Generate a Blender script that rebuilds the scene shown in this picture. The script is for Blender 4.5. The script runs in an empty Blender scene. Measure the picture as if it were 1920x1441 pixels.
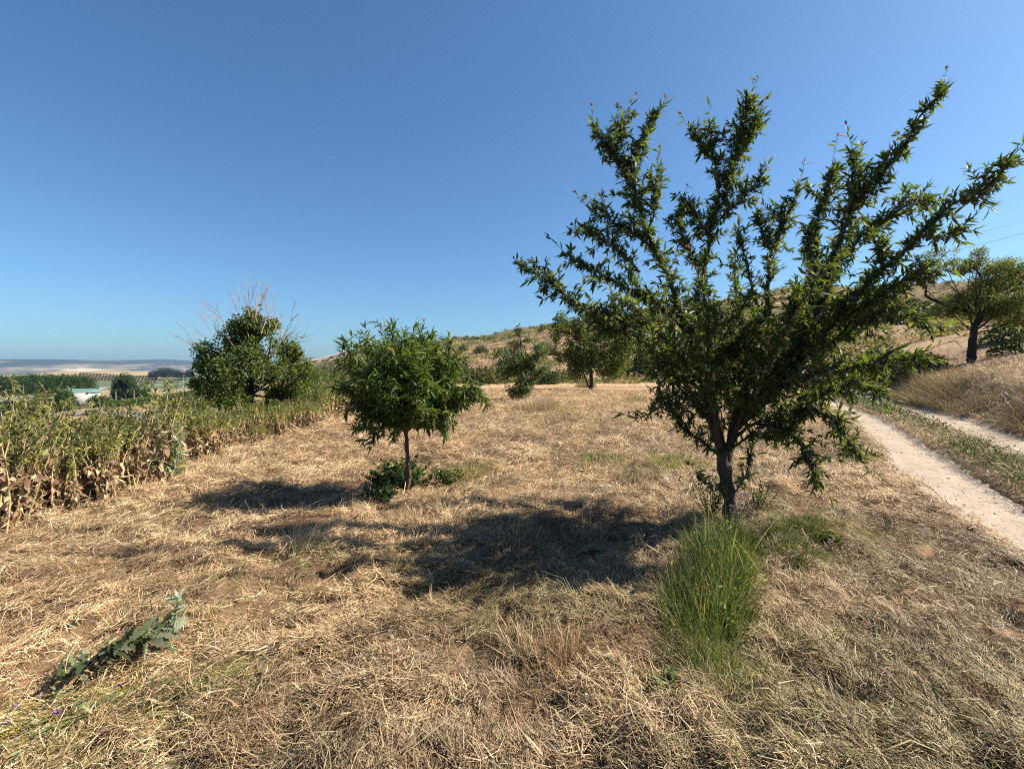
SKY_AIR, SKY_DUST, SKY_OZ, SKY_STR, SKY_TINT = 1.0, 1.95, 2.0, .05, (.615, .89, 1.085)
SUN_STR, EXPOSURE = 5.0, 1.55
ALB = .68          # all surface colours below were picked against a brighter exposure
N_STRAW = 1300000
HAZE_DENS, HAZE_COL = .00006, (.34, .58, 1, 1)
import bpy, math
import numpy as np

rng = np.random.default_rng(11)
SC = bpy.context.scene
COL = SC.collection
PI = math.pi
F = 888.0                      # focal length of the photograph in pixels (1920 wide)
PITCH = math.radians(1.97)
EYE = 1.5
CP, SP = math.cos(PITCH), math.sin(PITCH)
SUN_EL = math.radians(42.5)
SUN_AZ = math.radians(84)      # clockwise from +Y

def A(*a): return np.array(a, float)
def P(px, py, Y):
    v = (720.5 - py) / F; u = (px - 960) / F
    dy = CP + SP * v
    k = Y / dy
    return A(u * k, Y, EYE + (-SP + CP * v) * k)
def norm(v): return v / np.maximum(np.linalg.norm(v, axis=-1, keepdims=True), 1e-9)
def sst(x): x = np.clip(x, 0, 1); return x * x * (3 - 2 * x)

# ------------------------------------------------------------------ noise
def _h(ix, iy, s):
    v = np.sin(ix * 127.1 + iy * 311.7 + s * 74.7) * 43758.5453
    return v - np.floor(v)
def vn(x, y, s=0):
    ix, iy = np.floor(x), np.floor(y); fx, fy = x - ix, y - iy
    fx = fx * fx * (3 - 2 * fx); fy = fy * fy * (3 - 2 * fy)
    a, b, c, d = _h(ix, iy, s), _h(ix + 1, iy, s), _h(ix, iy + 1, s), _h(ix + 1, iy + 1, s)
    return (a + (b - a) * fx) * (1 - fy) + (c + (d - c) * fx) * fy
def fbm(x, y, s=0, o=4):
    t = 0; a = .5; n = 0
    for k in range(o):
        t = t + a * vn(x * 2 ** k + k * 17.3, y * 2 ** k - k * 9.1, s + k); n += a; a *= .5
    return t / n

# ------------------------------------------------------------------ terrain
def pdist(x, y, pts):
    """distance to a polyline, side (+ = right of its direction), interpolated third column"""
    best = np.full(np.shape(x), 1e18); side = np.zeros(np.shape(x)); val = np.zeros(np.shape(x))
    for p, q in zip(pts[:-1], pts[1:]):
        dx, dy = q[0] - p[0], q[1] - p[1]; L2 = dx * dx + dy * dy
        t = np.clip(((x - p[0]) * dx + (y - p[1]) * dy) / L2, 0, 1)
        ex, ey = x - (p[0] + t * dx), y - (p[1] + t * dy)
        d = ex * ex + ey * ey; m = d < best
        best = np.where(m, d, best)
        side = np.where(m, np.sign(ex * dy - ey * dx), side)
        if len(p) > 2: val = np.where(m, p[2] + t * (q[2] - p[2]), val)
    return np.sqrt(best), side, val

RIDGE = [(140, -90, 12), (124, 40, 19.5), (110, 100, 20.5), (92, 160, 26), (70, 250, 30), (35, 350, 34), (-126, 700, 38), (-419, 1200, 46), (-700, 1700, 20), (-800, 2300, 0)]
FOOT = [(-12, -32), (1.2, -8), (26.8, 37), (21, 50), (5, 58), (-14, 68), (-45, 120), (-110, 260), (-260, 560), (-560, 1150), (-900, 1900)]
VALE = [(-5.7, -40), (-5.7, 15), (-9, 40), (-22, 85), (-60, 200), (-200, 520), (-520, 1150), (-1000, 2100)]
TS = .57
def track_s(x, y): return x - TS * y + .18 * np.sin(y * .35) * np.clip(y / 12, 0, 1)

def hgt(x, y, fine=True):
    x = np.asarray(x, float); y = np.asarray(y, float)
    R = np.hypot(x, y)
    df, sf, _ = pdist(x, y, FOOT)
    dr, sr, zr = pdist(x, y, RIDGE)
    t = np.where(sf > 0, df / (df + dr + 1e-6), 0)
    z = np.where((sr > 0) & (sf > 0), zr - .06 * dr, zr * (t + .12 * np.sin(t * 2 * PI) * .5))
    z = np.where(sf > 0, z, 0)
    z = z + np.where(sf > 0, sst(df / 40) * (fbm(x / 30, y / 30, 3) - .5) * np.minimum(df * .09, 9), 0)
    s = track_s(x, y)
    bank = sst((s - 5.35) / 1.7) * .85 * sst((48 - y) / 10) * (.8 + .5 * fbm(x / 3, y / 3, 8))
    z = z + np.where(sf > 0, 1, sst((s - 5.2) / .5)) * bank
    dv, sv, _ = pdist(x, y, VALE)
    d = np.where(sv < 0, dv, 0)
    z = z - 13.2 * sst(d / 135) - 1.9 * sst((d - 2) / 9) - .15 * sst(d / 2) - 36 * sst((d - 220) / 2600)
    z = z + np.where(d > 30, (fbm(x / 60, y / 60, 5) - .5) * np.minimum((d - 30) * .03, 5), 0)
    # far plateau, some five kilometres off, and pale hills in front of it
    az = np.arctan2(x, np.maximum(y, 1))
    far = sst((R - 3500) / 1500) * np.where(az < .1, 1, 0)
    top = 128 + 10 * np.sin(az * 9 + 2.2) + 9 * (fbm(az * 14, R * 0 + 1.5, 21) - .5) * 2 + 10 * np.exp(-((az + .63) / .06) ** 2)
    z = z + far * top * (.72 + .28 * sst((R - 4500) / 1200)) + far * 26 * (fbm(x / 700, y / 700, 22) - .5) * (1 - sst((R - 4700) / 900))
    z = z + 26 * np.exp(-(((az + .73) / .07) ** 2 + ((R - 2500) / 300) ** 2)) * (d > 0)
    z = z - 9 * sst((R - 280) / 420) * (d > 20)
    z = z + 17 * sst((R - 850) / 420) * np.exp(-((az + .72) / .22) ** 2) * (d > 0) * (R < 4000) * sst((2600 - R) / 900)
    if fine:
        nf = np.clip((60 - R) / 30, 0, 1)
        inside = (x > -6.5)
        lum = (fbm(x / .5, y / .5, 31, 3) - .5) * .17 + (fbm(x / 2.2, y / 2.2, 32, 3) - .5) * .16 + (vn(x / .16, y / .16, 35) - .5) * .035
        # raked hay swaths between the trees and the track, deeper towards the right
        rk = np.exp(-((s - .1) / 1.7) ** 2)
        lum = lum + rk * (.17 * (fbm(s / .35 + y * .10, y / .75, 33, 3) - .42))
        tr = sst((s - 1.75) / .25) * sst((5.4 - s) / .25)
        strip = sst((s - 2.65) / .3) * sst((4.2 - s) / .3)
        lum = lum * (1 - .8 * tr) - tr * .05 * (1 - strip) + strip * .05
        z = z + lum * nf * inside
    return z

def G(px, py, y0=1.2, y1=9000):
    """where the sight line through a photo pixel meets the ground"""
    ys = np.exp(np.linspace(math.log(y0), math.log(y1), 3000))
    v = (720.5 - py) / F; u = (px - 960) / F; dy = CP + SP * v
    k = ys / dy; xs = u * k; zs = EYE + (-SP + CP * v) * k
    h = hgt(xs, ys); m = zs < h; i = int(np.argmax(m)) if m.any() else -1
    return A(xs[i], ys[i], h[i])
def on(x, y): return A(x, y, float(hgt(x, y)))

# ------------------------------------------------------------------ mesh building
class Buf:
    def __init__(self): self.V = []; self.Q = []; self.T = []; self.C = []; self.n = 0
    def add(self, V, quads=None, tris=None, col=(.5, .5, .5)):
        V = np.asarray(V, float).reshape(-1, 3)
        if quads is not None and len(quads): self.Q.append(np.asarray(quads, int).reshape(-1, 4) + self.n)
        if tris is not None and len(tris): self.T.append(np.asarray(tris, int).reshape(-1, 3) + self.n)
        c = np.asarray(col, float)
        self.C.append(np.broadcast_to(c, (len(V), 3)) if c.ndim == 1 else c)
        self.V.append(V); self.n += len(V)
    def add_inst(self, V, quads, tris, col):
        """V (n,k,3): n copies of one k-vertex template; col (n,3)"""
        n, k = V.shape[:2]
        if n == 0: return
        off = (np.arange(n) * k)[:, None, None]
        q = None if quads is None else (np.asarray(quads)[None] + off).reshape(-1, 4)
        t = None if tris is None else (np.asarray(tris)[None] + off).reshape(-1, 3)
        c = np.asarray(col, float)
        if c.ndim == 1: c = np.broadcast_to(c, (n, 3))
        if c.ndim == 2: c = np.repeat(c, k, 0)
        else: c = c.reshape(-1, 3)
        self.add(V.reshape(-1, 3), q, t, c)
    def mesh(self, name, mat, origin=(0, 0, 0), smooth=True):
        V = np.concatenate(self.V) - np.asarray(origin, float)
        Q = np.concatenate(self.Q) if self.Q else np.zeros((0, 4), int)
        T = np.concatenate(self.T) if self.T else np.zeros((0, 3), int)
        me = bpy.data.meshes.new(name)
        me.vertices.add(len(V)); me.vertices.foreach_set('co', V.astype(np.float32).ravel())
        li = np.concatenate([Q.ravel(), T.ravel()]).astype(np.int32)
        me.loops.add(len(li)); me.loops.foreach_set('vertex_index', li)
        ls = np.concatenate([np.arange(len(Q)) * 4, len(Q) * 4 + np.arange(len(T)) * 3]).astype(np.int32)
        me.polygons.add(len(ls)); me.polygons.foreach_set('loop_start', ls)
        me.polygons.foreach_set('use_smooth', np.full(len(ls), smooth))
        me.update(calc_edges=True)
        ca = me.color_attributes.new('col', 'FLOAT_COLOR', 'POINT')
        c4 = np.ones((len(V), 4), np.float32); c4[:, :3] = np.clip(np.concatenate(self.C) * ALB, 0, 1)
        ca.data.foreach_set('color', c4.ravel())
        me.materials.append(mat)
        return me

def link(o, parent=None):
    COL.objects.link(o)
    if parent is not None: o.parent = parent
    return o
def obj(name, buf, mat, parent=None, origin=None, smooth=True):
    if origin is None: origin = parent.location if parent is not None else (0, 0, 0)
    me = buf.mesh(name, mat, origin, smooth)
    o = bpy.data.objects.new(name, me)
    if parent is None: o.location = origin
    return link(o, parent)
def tag(o, label=None, cat=None, group=None, kind=None):
    if label: o['label'] = label
    if cat: o['category'] = cat
    if group: o['group'] = group
    if kind: o['kind'] = kind
    return o
def thing(name, label, cat, loc, group=None):
    o = bpy.data.objects.new(name, None); o.empty_display_size = .1
    o.location = loc
    return tag(link(o), label, cat, group)
def dup(root, loc, rz=0, sc=1, label=None):
    r = root.copy(); COL.objects.link(r)
    r.location = loc; r.rotation_euler = (0, 0, rz); r.scale = (sc, sc, sc)
    if label: r['label'] = label
    for ch in list(root.children):
        c = ch.copy(); COL.objects.link(c); c.parent = r
    return r

# ------------------------------------------------------------------ shape primitives
def tube(buf, pts, rad, sides=6, col=(.2, .15, .1), cap=False):
    pts = np.asarray(pts, float); n = len(pts)
    rad = np.broadcast_to(np.asarray(rad, float), (n,))
    T = norm(np.gradient(pts, axis=0))
    ref = A(0, 0, 1) if abs(T[0][2]) < .9 else A(1, 0, 0)
    N = norm(np.cross(T, ref)); B = np.cross(T, N)
    a = np.linspace(0, 2 * PI, sides, endpoint=False)
    V = pts[:, None] + rad[:, None, None] * (np.cos(a)[None, :, None] * N[:, None] + np.sin(a)[None, :, None] * B[:, None])
    i = np.arange(n - 1)[:, None] * sides; j = np.arange(sides)[None]; j2 = (j + 1) % sides
    q = np.stack([i + j, i + j2, i + sides + j2, i + sides + j], -1).reshape(-1, 4)
    buf.add(V.reshape(-1, 3), q, None, col)
    if cap:
        buf.add(np.vstack([V[-1], pts[-1]]), None, [(k, (k + 1) % sides, sides) for k in range(sides)], col)
        buf.add(np.vstack([V[0], pts[0]]), None, [((k + 1) % sides, k, sides) for k in range(sides)], col)
def box(buf, c, s, rz=0, col=(.5, .5, .5)):
    v = np.array([(x, y, z) for z in (-.5, .5) for y in (-.5, .5) for x in (-.5, .5)]) * np.asarray(s)
    ca, sa = math.cos(rz), math.sin(rz)
    v = np.stack([v[:, 0] * ca - v[:, 1] * sa, v[:, 0] * sa + v[:, 1] * ca, v[:, 2]], -1) + np.asarray(c)
    buf.add(v, [(0, 2, 3, 1), (4, 5, 7, 6), (0, 1, 5, 4), (2, 6, 7, 3), (0, 4, 6, 2), (1, 3, 7, 5)], None, col)
def smooth_path(pts, step=.05):
    pts = np.asarray(pts, float)
    if len(pts) < 3:
        n = max(2, int(np.linalg.norm(pts[-1] - pts[0]) / step)); t = np.linspace(0, 1, n + 1)[:, None]
        return pts[0] * (1 - t) + pts[-1] * t
    e = np.vstack([2 * pts[0] - pts[1], pts, 2 * pts[-1] - pts[-2]]); out = []
    for i in range(1, len(e) - 2):
        p0, p1, p2, p3 = e[i - 1:i + 3]
        n = max(2, int(np.linalg.norm(p2 - p1) / step)); t = np.linspace(0, 1, n, endpoint=False)[:, None]
        out.append(.5 * (2 * p1 + (p2 - p0) * t + (2 * p0 - 5 * p1 + 4 * p2 - p3) * t ** 2 + (3 * p1 - p0 - 3 * p2 + p3) * t ** 3))
    out.append(pts[-1:])
    return np.vstack(out)

# leaf templates: (along, across, up)
LEAF = np.array([(0, 0, 0), (.33, -.5, .13), (.33, 0, 0), (.33, .5, .13), (.68, -.42, .1), (.68, 0, 0), (.68, .42, .1), (1, 0, 0)])
LEAF_Q = [(1, 2, 5, 4), (2, 3, 6, 5)]; LEAF_T = [(0, 2, 1), (0, 3, 2), (4, 5, 7), (5, 6, 7)]
CARD = np.array([(0, 0, 0), (.5, -.5, .1), (1, 0, 0), (.5, .5, .1)]); CARD_Q = [(0, 3, 2, 1)]
def _lobed():
    t = [0, .14, .24, .36, .46, .58, .68, .8, .88, 1]
    w = [.05, .12, .36, .14, .5, .16, .46, .14, .26, 0]
    V = []
    for a, b in zip(t, w):
        V += [(a - (.05 if b > .2 else 0), -b, .12 * b), (a, 0, 0), (a - (.05 if b > .2 else 0), b, .12 * b)]
    q = []
    for i in range(len(t) - 1):
        k = i * 3; q += [(k, k + 1, k + 4, k + 3), (k + 1, k + 2, k + 5, k + 4)]
    return np.array(V), q
LOBE, LOBE_Q = _lobed()
def leaves(buf, pos, d, L, W, col, up=None, curl=.2, tpl='leaf', roll=.5):
    n = len(pos)
    if n == 0: return
    d = norm(np.asarray(d, float))
    if up is None: up = np.broadcast_to(A(0, 0, 1), (n, 3))
    s = np.cross(d, up + rng.normal(0, roll, (n, 3))); s = norm(s); u = np.cross(s, d)
    L = np.broadcast_to(np.asarray(L, float), (n,)); W = np.broadcast_to(np.asarray(W, float), (n,))
    cu = np.broadcast_to(np.asarray(curl, float), (n,)) * rng.uniform(.3, 1.6, n)
    tp, q, t = {'leaf': (LEAF, LEAF_Q, LEAF_T), 'card': (CARD, CARD_Q, None), 'lobe': (LOBE, LOBE_Q, None)}[tpl]
    a = tp[None, :, 0] * L[:, None]; b = tp[None, :, 1] * W[:, None]
    c = tp[None, :, 2] * W[:, None] - cu[:, None] * L[:, None] * tp[None, :, 0] ** 2
    V = pos[:, None] + a[..., None] * d[:, None] + b[..., None] * s[:, None] + c[..., None] * u[:, None]
    buf.add_inst(V, q, t, col)
def blades(buf, base, lean, L, W, col, bend=.5, seg=3, tipcol=None):
    """upright grass blades; lean (n,3) horizontal pull"""
    n = len(base)
    if n == 0: return
    L = np.broadcast_to(np.asarray(L, float), (n,)); W = np.broadcast_to(np.asarray(W, float), (n,))
    be = np.broadcast_to(np.asarray(bend, float), (n,))
    t = np.linspace(0, 1, seg + 1)
    ang = rng.uniform(0, 2 * PI, n)
    side = np.stack([np.cos(ang), np.sin(ang), np.zeros(n)], -1)
    pth = base[:, None] + L[:, None, None] * (lean[:, None] * (t[None, :, None] * .55 + be[:, None, None] * t[None, :, None] ** 2)
          + A(0, 0, 1)[None, None] * (t[None, :, None] - (be[:, None, None] * .55) * t[None, :, None] ** 2.2))
    w = W[:, None] * (1 - t[None] ** 2 * .9) * .5
    V = np.stack([pth - w[..., None] * side[:, None], pth + w[..., None] * side[:, None]], 2).reshape(n, -1, 3)
    q = [(2 * i, 2 * i + 1, 2 * i + 3, 2 * i + 2) for i in range(seg)]
    c = np.asarray(col, float)
    if tipcol is not None:
        tt = np.repeat(t, 2)[None, :, None]; c = c[:, None] * (1 - tt) + np.asarray(tipcol)[:, None] * tt
    buf.add_inst(V, q, None, c)
def pick(pal, n, jit=.12, p=None):
    pal = np.asarray(pal, float); i = rng.choice(len(pal), n, p=p)
    return pal[i] * (1 + rng.normal(0, jit, (n, 1))) * (1 + rng.normal(0, jit * .3, (n, 3)))
def rdir(n): return norm(rng.normal(0, 1, (n, 3)))

# ------------------------------------------------------------------ materials
def mat(name, base=None, rough=.6, transl=0, bump=0, bscale=30, noise=None, spec=.5, tint=None):
    m = bpy.data.materials.new(name); m.use_nodes = True
    nt = m.node_tree; N = nt.nodes; Lk = nt.links; N.clear()
    out = N.new('ShaderNodeOutputMaterial'); bs = N.new('ShaderNodeBsdfPrincipled')
    bs.inputs['Roughness'].default_value = rough; bs.inputs['Specular IOR Level'].default_value = spec
    if base is None:
        at = N.new('ShaderNodeVertexColor'); at.layer_name = 'col'; c = at.outputs['Color']
    else:
        rgb = N.new('ShaderNodeRGB'); rgb.outputs[0].default_value = (*base, 1); c = rgb.outputs[0]
    if noise:
        geo = N.new('ShaderNodeNewGeometry')
        for sc_, lo, hi in noise:
            nz = N.new('ShaderNodeTexNoise'); nz.inputs['Scale'].default_value = sc_; nz.inputs['Detail'].default_value = 6; nz.inputs['Roughness'].default_value = .65
            Lk.new(geo.outputs['Position'], nz.inputs['Vector'])
            mr = N.new('ShaderNodeMapRange'); mr.inputs[1].default_value = .3; mr.inputs[2].default_value = .7; mr.inputs[3].default_value = lo; mr.inputs[4].default_value = hi
            Lk.new(nz.outputs['Fac'], mr.inputs[0])
            mx = N.new('ShaderNodeMix'); mx.data_type = 'RGBA'; mx.blend_type = 'MULTIPLY'; mx.inputs[0].default_value = 1
            Lk.new(c, mx.inputs[6]); Lk.new(mr.outputs[0], mx.inputs[7]); c = mx.outputs[2]
    Lk.new(c, bs.inputs['Base Color'])
    if bump:
        nz = N.new('ShaderNodeTexNoise'); nz.inputs['Scale'].default_value = bscale; nz.inputs['Detail'].default_value = 8
        geo2 = N.new('ShaderNodeNewGeometry'); Lk.new(geo2.outputs['Position'], nz.inputs['Vector'])
        bp = N.new('ShaderNodeBump'); bp.inputs['Strength'].default_value = 1; bp.inputs['Distance'].default_value = bump
        Lk.new(nz.outputs['Fac'], bp.inputs['Height']); Lk.new(bp.outputs[0], bs.inputs['Normal'])
    sh = bs.outputs[0]
    if transl:
        tr = N.new('ShaderNodeBsdfTranslucent')
        if tint:
            mx = N.new('ShaderNodeMix'); mx.data_type = 'RGBA'; mx.blend_type = 'MULTIPLY'; mx.inputs[0].default_value = 1
            mx.inputs[7].default_value = (*tint, 1); Lk.new(c, mx.inputs[6]); Lk.new(mx.outputs[2], tr.inputs[0])
        else: Lk.new(c, tr.inputs[0])
        ms = N.new('ShaderNodeMixShader'); ms.inputs[0].default_value = transl
        Lk.new(sh, ms.inputs[1]); Lk.new(tr.outputs[0], ms.inputs[2]); sh = ms.outputs[0]
    Lk.new(sh, out.inputs[0])
    return m
M_LEAF = mat('almond_leaf', rough=.55, transl=.36, tint=(1.6, 1.7, .5), spec=.16)
M_FAR = mat('far_foliage', rough=.7, transl=.38, tint=(1.4, 1.5, .6), spec=.2)
M_STRAW = mat('straw', rough=.6, transl=.08, spec=.25)
M_GRASS = mat('grass', rough=.5, transl=.3, tint=(1.3, 1.4, .6), spec=.3)
M_BARK = mat('bark', rough=.9, bump=.01, bscale=60, noise=[(25, .6, 1.4)], spec=.2)
M_DRY = mat('withered_leaf', rough=.7, transl=.2, spec=.2)
M_GROUND = mat('earth', rough=.95, bump=.03, bscale=9, noise=[(45, .6, 1.4), (3.5, .7, 1.3), (.25, .8, 1.2)], spec=.1)
M_DIRT = mat('track_dirt', rough=.95, bump=.02, bscale=22, noise=[(60, .8, 1.2), (5, .85, 1.12)], spec=.1)
M_FRUIT = mat('almond_husk', rough=.75, noise=[(90, .85, 1.12)], spec=.25)
M_PLAIN = mat('painted', rough=.6, noise=[(3, .9, 1.1)])
M_ASPH = mat('asphalt', rough=.9, noise=[(1.5, .85, 1.15)], spec=.2)
M_HAZE = bpy.data.materials.new('haze_air'); M_HAZE.use_nodes = True
_n = M_HAZE.node_tree.nodes; _n.clear(); _o = _n.new('ShaderNodeOutputMaterial'); _v = _n.new('ShaderNodeVolumePrincipled')
_v.inputs['Color'].default_value = HAZE_COL; _v.inputs['Density'].default_value = HAZE_DENS; _v.inputs['Anisotropy'].default_value = .2
M_HAZE.node_tree.links.new(_v.outputs[0], _o.inputs['Volume'])
# ================================================================== camera, sky, sun
cam = bpy.data.cameras.new('camera'); cam.sensor_width = 36; cam.lens = F / 1920 * 36
cam.clip_start = .05; cam.clip_end = 30000
co = bpy.data.objects.new('camera', cam); COL.objects.link(co)
co.location = (0, 0, EYE); co.rotation_euler = (PI / 2 - PITCH, 0, 0); SC.camera = co
W = bpy.data.worlds.new('World'); SC.world = W; W.use_nodes = True
wn = W.node_tree.nodes; bg = wn['Background']
sky = wn.new('ShaderNodeTexSky'); sky.sky_type = 'NISHITA'; sky.sun_disc = False
sky.sun_elevation = SUN_EL; sky.sun_rotation = SUN_AZ
sky.air_density = SKY_AIR; sky.dust_density = SKY_DUST; sky.ozone_density = SKY_OZ; sky.altitude = 700
mx = wn.new('ShaderNodeMix'); mx.data_type = 'RGBA'; mx.blend_type = 'MULTIPLY'; mx.inputs[0].default_value = 1; mx.inputs[7].default_value = (*SKY_TINT, 1)
W.node_tree.links.new(sky.outputs[0], mx.inputs[6]); W.node_tree.links.new(mx.outputs[2], bg.inputs[0]); bg.inputs[1].default_value = SKY_STR
sl = bpy.data.lights.new('sun', 'SUN'); sl.energy = SUN_STR; sl.angle = math.radians(.53); sl.color = (1, .91, .77)
so = bpy.data.objects.new('sun', sl); COL.objects.link(so)
sdir = A(math.sin(SUN_AZ) * math.cos(SUN_EL), math.cos(SUN_AZ) * math.cos(SUN_EL), math.sin(SUN_EL))
from mathutils import Vector
so.rotation_euler = Vector(sdir).to_track_quat('Z', 'Y').to_euler(); so.location = (20, 0, 30)
SC.view_settings.view_transform = 'Standard'; SC.view_settings.look = 'None'; SC.view_settings.exposure = EXPOSURE
SC.cycles.use_denoising = False; SC.cycles.filter_width = 1.1; SC.cycles.sample_clamp_indirect = 4
SC.cycles.max_bounces = 6; SC.cycles.transparent_max_bounces = 4
SC.cycles.diffuse_bounces = 3; SC.cycles.glossy_bounces = 2; SC.cycles.transmission_bounces = 3; SC.cycles.volume_bounces = 0

# ================================================================== ground sheet to the horizon
def ground_colour(x, y):
    R = np.hypot(x, y); n = len(x)
    def c3(c): return np.broadcast_to(A(*c), (n, 3))
    def mixc(a, b, t): return a * (1 - t[:, None]) + b * t[:, None]
    nb = fbm(x / 1.3, y / 1.3, 41)
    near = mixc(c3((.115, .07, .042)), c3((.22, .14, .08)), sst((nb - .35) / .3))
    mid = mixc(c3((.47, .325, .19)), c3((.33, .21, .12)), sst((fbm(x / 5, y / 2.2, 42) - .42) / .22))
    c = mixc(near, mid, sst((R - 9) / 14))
    # hillside: ploughed pinkish earth, straw, scrub, terraces
    df, sf, _ = pdist(x, y, FOOT); hill = (sf > 0) * sst(df / 5)
    h1 = fbm(x / 22, y / 22, 43); h2 = fbm(x / 6, y / 6, 44)
    z = hgt(x, y, False)
    ter = sst((np.sin(z * 2.6 + h1 * 5) - .35) / .5)
    hc = mixc(c3((.34, .225, .14)), c3((.40, .285, .16)), sst((h1 - .42) / .2))
    hc = mixc(hc, c3((.26, .155, .10)), ter * .55)
    hc = mixc(hc, c3((.22, .17, .095)), sst((df - 60) / 90) * .85); hc = hc * (.65 + .7 * fbm(x / 2.5, y / 2.5, 57))[:, None]
    hc = mixc(hc, c3((.12, .11, .055)), sst((h2 + .5 * h1 + .17 * sst((df - 50) / 130) - .76) / .10) * .8 * sst((df - 12) / 20))
    c = mixc(c, hc, hill)
    # valley floor: a patchwork of stubble, vines and green
    dv, sv, _ = pdist(x, y, VALE); val = (sv < 0) * sst((dv - 2) / 6)
    p1 = fbm(x / 45, y / 75, 45); p2 = fbm(x / 14, y / 14, 46)
    vc = mixc(c3((.36, .25, .13)), c3((.13, .15, .06)), sst((p1 - .47) / .06))
    vc = mixc(vc, c3((.40, .31, .17)), sst((fbm(x / 60, y / 90, 47) - .55) / .04))
    vc = mixc(vc, vc * .75, sst((p2 - .45) / .2))
    bare = np.exp(-((np.hypot(x + 46, (y - 66) * 1.5) - 0) / 16) ** 4)          # bare ochre plot behind the weeds
    vc = mixc(vc, mixc(c3((.40, .25, .14)), c3((.33, .28, .12)), sst((p2 - .42) / .2)), np.clip(bare, 0, 1))
    az = np.arctan2(x, np.maximum(y, 1))
    fv = mixc(c3((.33, .26, .16)), c3((.11, .135, .065)), sst((fbm(x / 150, y / 240, 48) - .42) / .1))
    vc = mixc(vc, fv, sst((R - 450) / 200))
    oa = np.exp(-((az + .70) / .085) ** 4) * np.exp(-((R - 1330) / 330) ** 4); vc = mixc(vc, c3((.36, .27, .165)), sst(oa * 2 - .4))
    c = mixc(c, vc, val)
    # pale gypsum hill and the scrub covered plateau
    f1 = fbm(x / 260, y / 420, 49); f2 = fbm(x / 90, y / 160, 50)
    far = sst((R - 2900) / 500) * (az < .1)
    ph = z + 20 * (fbm(x / 500, y / 500, 53) - .5)
    fc = mixc(c3((.15, .145, .11)), c3((.06, .075, .06)), sst((f1 - .42) / .12))
    fc = mixc(fc, c3((.40, .35, .28)), sst((f2 + .3 * vn(x / 35, y / 120, 58) - .83) / .05) * sst((40 - ph) / 30) * .8)
    fc = mixc(fc, c3((.30, .25, .17)), sst((fbm(x / 130, y / 330, 59) - .5) / .06) * .7)
    fc = mixc(fc, c3((.04, .058, .045)), sst((ph - 22 + 70 * (f1 - .5) + 45 * (f2 - .5)) / 22) * .92)
    c = mixc(c, fc, far)
    wh = np.exp(-(((az + .735 + .03 * (f2 - .5)) / .030) ** 2 + ((R - 2450) / 200) ** 2))
    c = mixc(c, c3((.62, .52, .38)), sst(wh * 1.8 - .3))
    oc = np.exp(-(((x + 480) / 90) ** 2 + ((y - 1230) / 160) ** 2)) * (hill > .5)
    c = mixc(c, c3((.62, .52, .42)), sst(oc * 2 * (.5 + f2) - .6))
    return c
nr, nth = 560, 860
rr = np.concatenate([[.02], np.exp(np.linspace(math.log(.5), math.log(9500), nr - 1))])
th = np.linspace(math.radians(-112), math.radians(112), nth)
RR, TH = np.meshgrid(rr, th, indexing='ij')
gx, gy = (RR * np.sin(TH)).ravel(), (RR * np.cos(TH)).ravel()
gz = hgt(gx, gy)
gs = track_s(gx, gy)
rut = np.maximum(sst((gs - 1.85) / .1) * sst((2.8 - gs) / .1), sst((gs - 4.1) / .1) * sst((5.3 - gs) / .1)) * (gy < 46)
gz = gz - .06 * rut * (RR.ravel() < 80)
i = np.arange(nr - 1)[:, None] * nth; j = np.arange(nth - 1)[None]
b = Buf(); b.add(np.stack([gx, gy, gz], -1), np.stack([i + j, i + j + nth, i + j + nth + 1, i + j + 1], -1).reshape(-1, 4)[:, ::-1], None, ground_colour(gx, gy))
tag(obj('ground', b, M_GROUND), kind='structure')

# two pale wheel ruts of the farm track
b = Buf()
for s0, s1 in ((1.78, 2.82), (4.02, 5.42)):
    yy = np.concatenate([np.arange(-4, 14, .06), np.arange(14, 47, .2)]); k = 17
    u = np.linspace(0, 1, k)
    e0 = s0 + .26 * sst((6 - yy) / 2) * (s0 < 3) + .22 * (fbm(yy / .8, yy * 0 + 3, 61) - .5) + .08 * (fbm(yy / .12, yy * 0 + 3, 62) - .5); e1 = s1 + .26 * (fbm(yy / .8, yy * 0 + 9, 63) - .5) + .08 * (fbm(yy / .12, yy * 0 + 5, 64) - .5)
    S = e0[:, None] * (1 - u) + e1[:, None] * u; Y = np.repeat(yy[:, None], k, 1)
    X = S + TS * Y - .18 * np.sin(Y * .35) * np.clip(Y / 12, 0, 1)
    Z = hgt(X, Y) + .004 + .012 * (fbm(X / .2, Y / .2, 65) - .5)
    ii = np.arange(len(yy) - 1)[:, None] * k; jj = np.arange(k - 1)[None]
    nz = fbm(X.ravel() / .7, Y.ravel() / .7, 66)
    col = A(.41, .335, .265)[None] * (.85 + .3 * nz[:, None])
    lt = sst((fbm(X.ravel() / .25, Y.ravel() / .25, 67) - .55) / .1) * (np.abs(np.tile(u, len(yy)) - .5) > .3)
    col = col * (1 - .35 * lt[:, None])
    b.add(np.stack([X, Y, Z], -1).reshape(-1, 3), np.stack([ii + jj, ii + jj + 1, ii + jj + 1 + k, ii + jj + k], -1).reshape(-1, 4), None, col)
tag(obj('dirt_track', b, M_DIRT), kind='structure')

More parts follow.
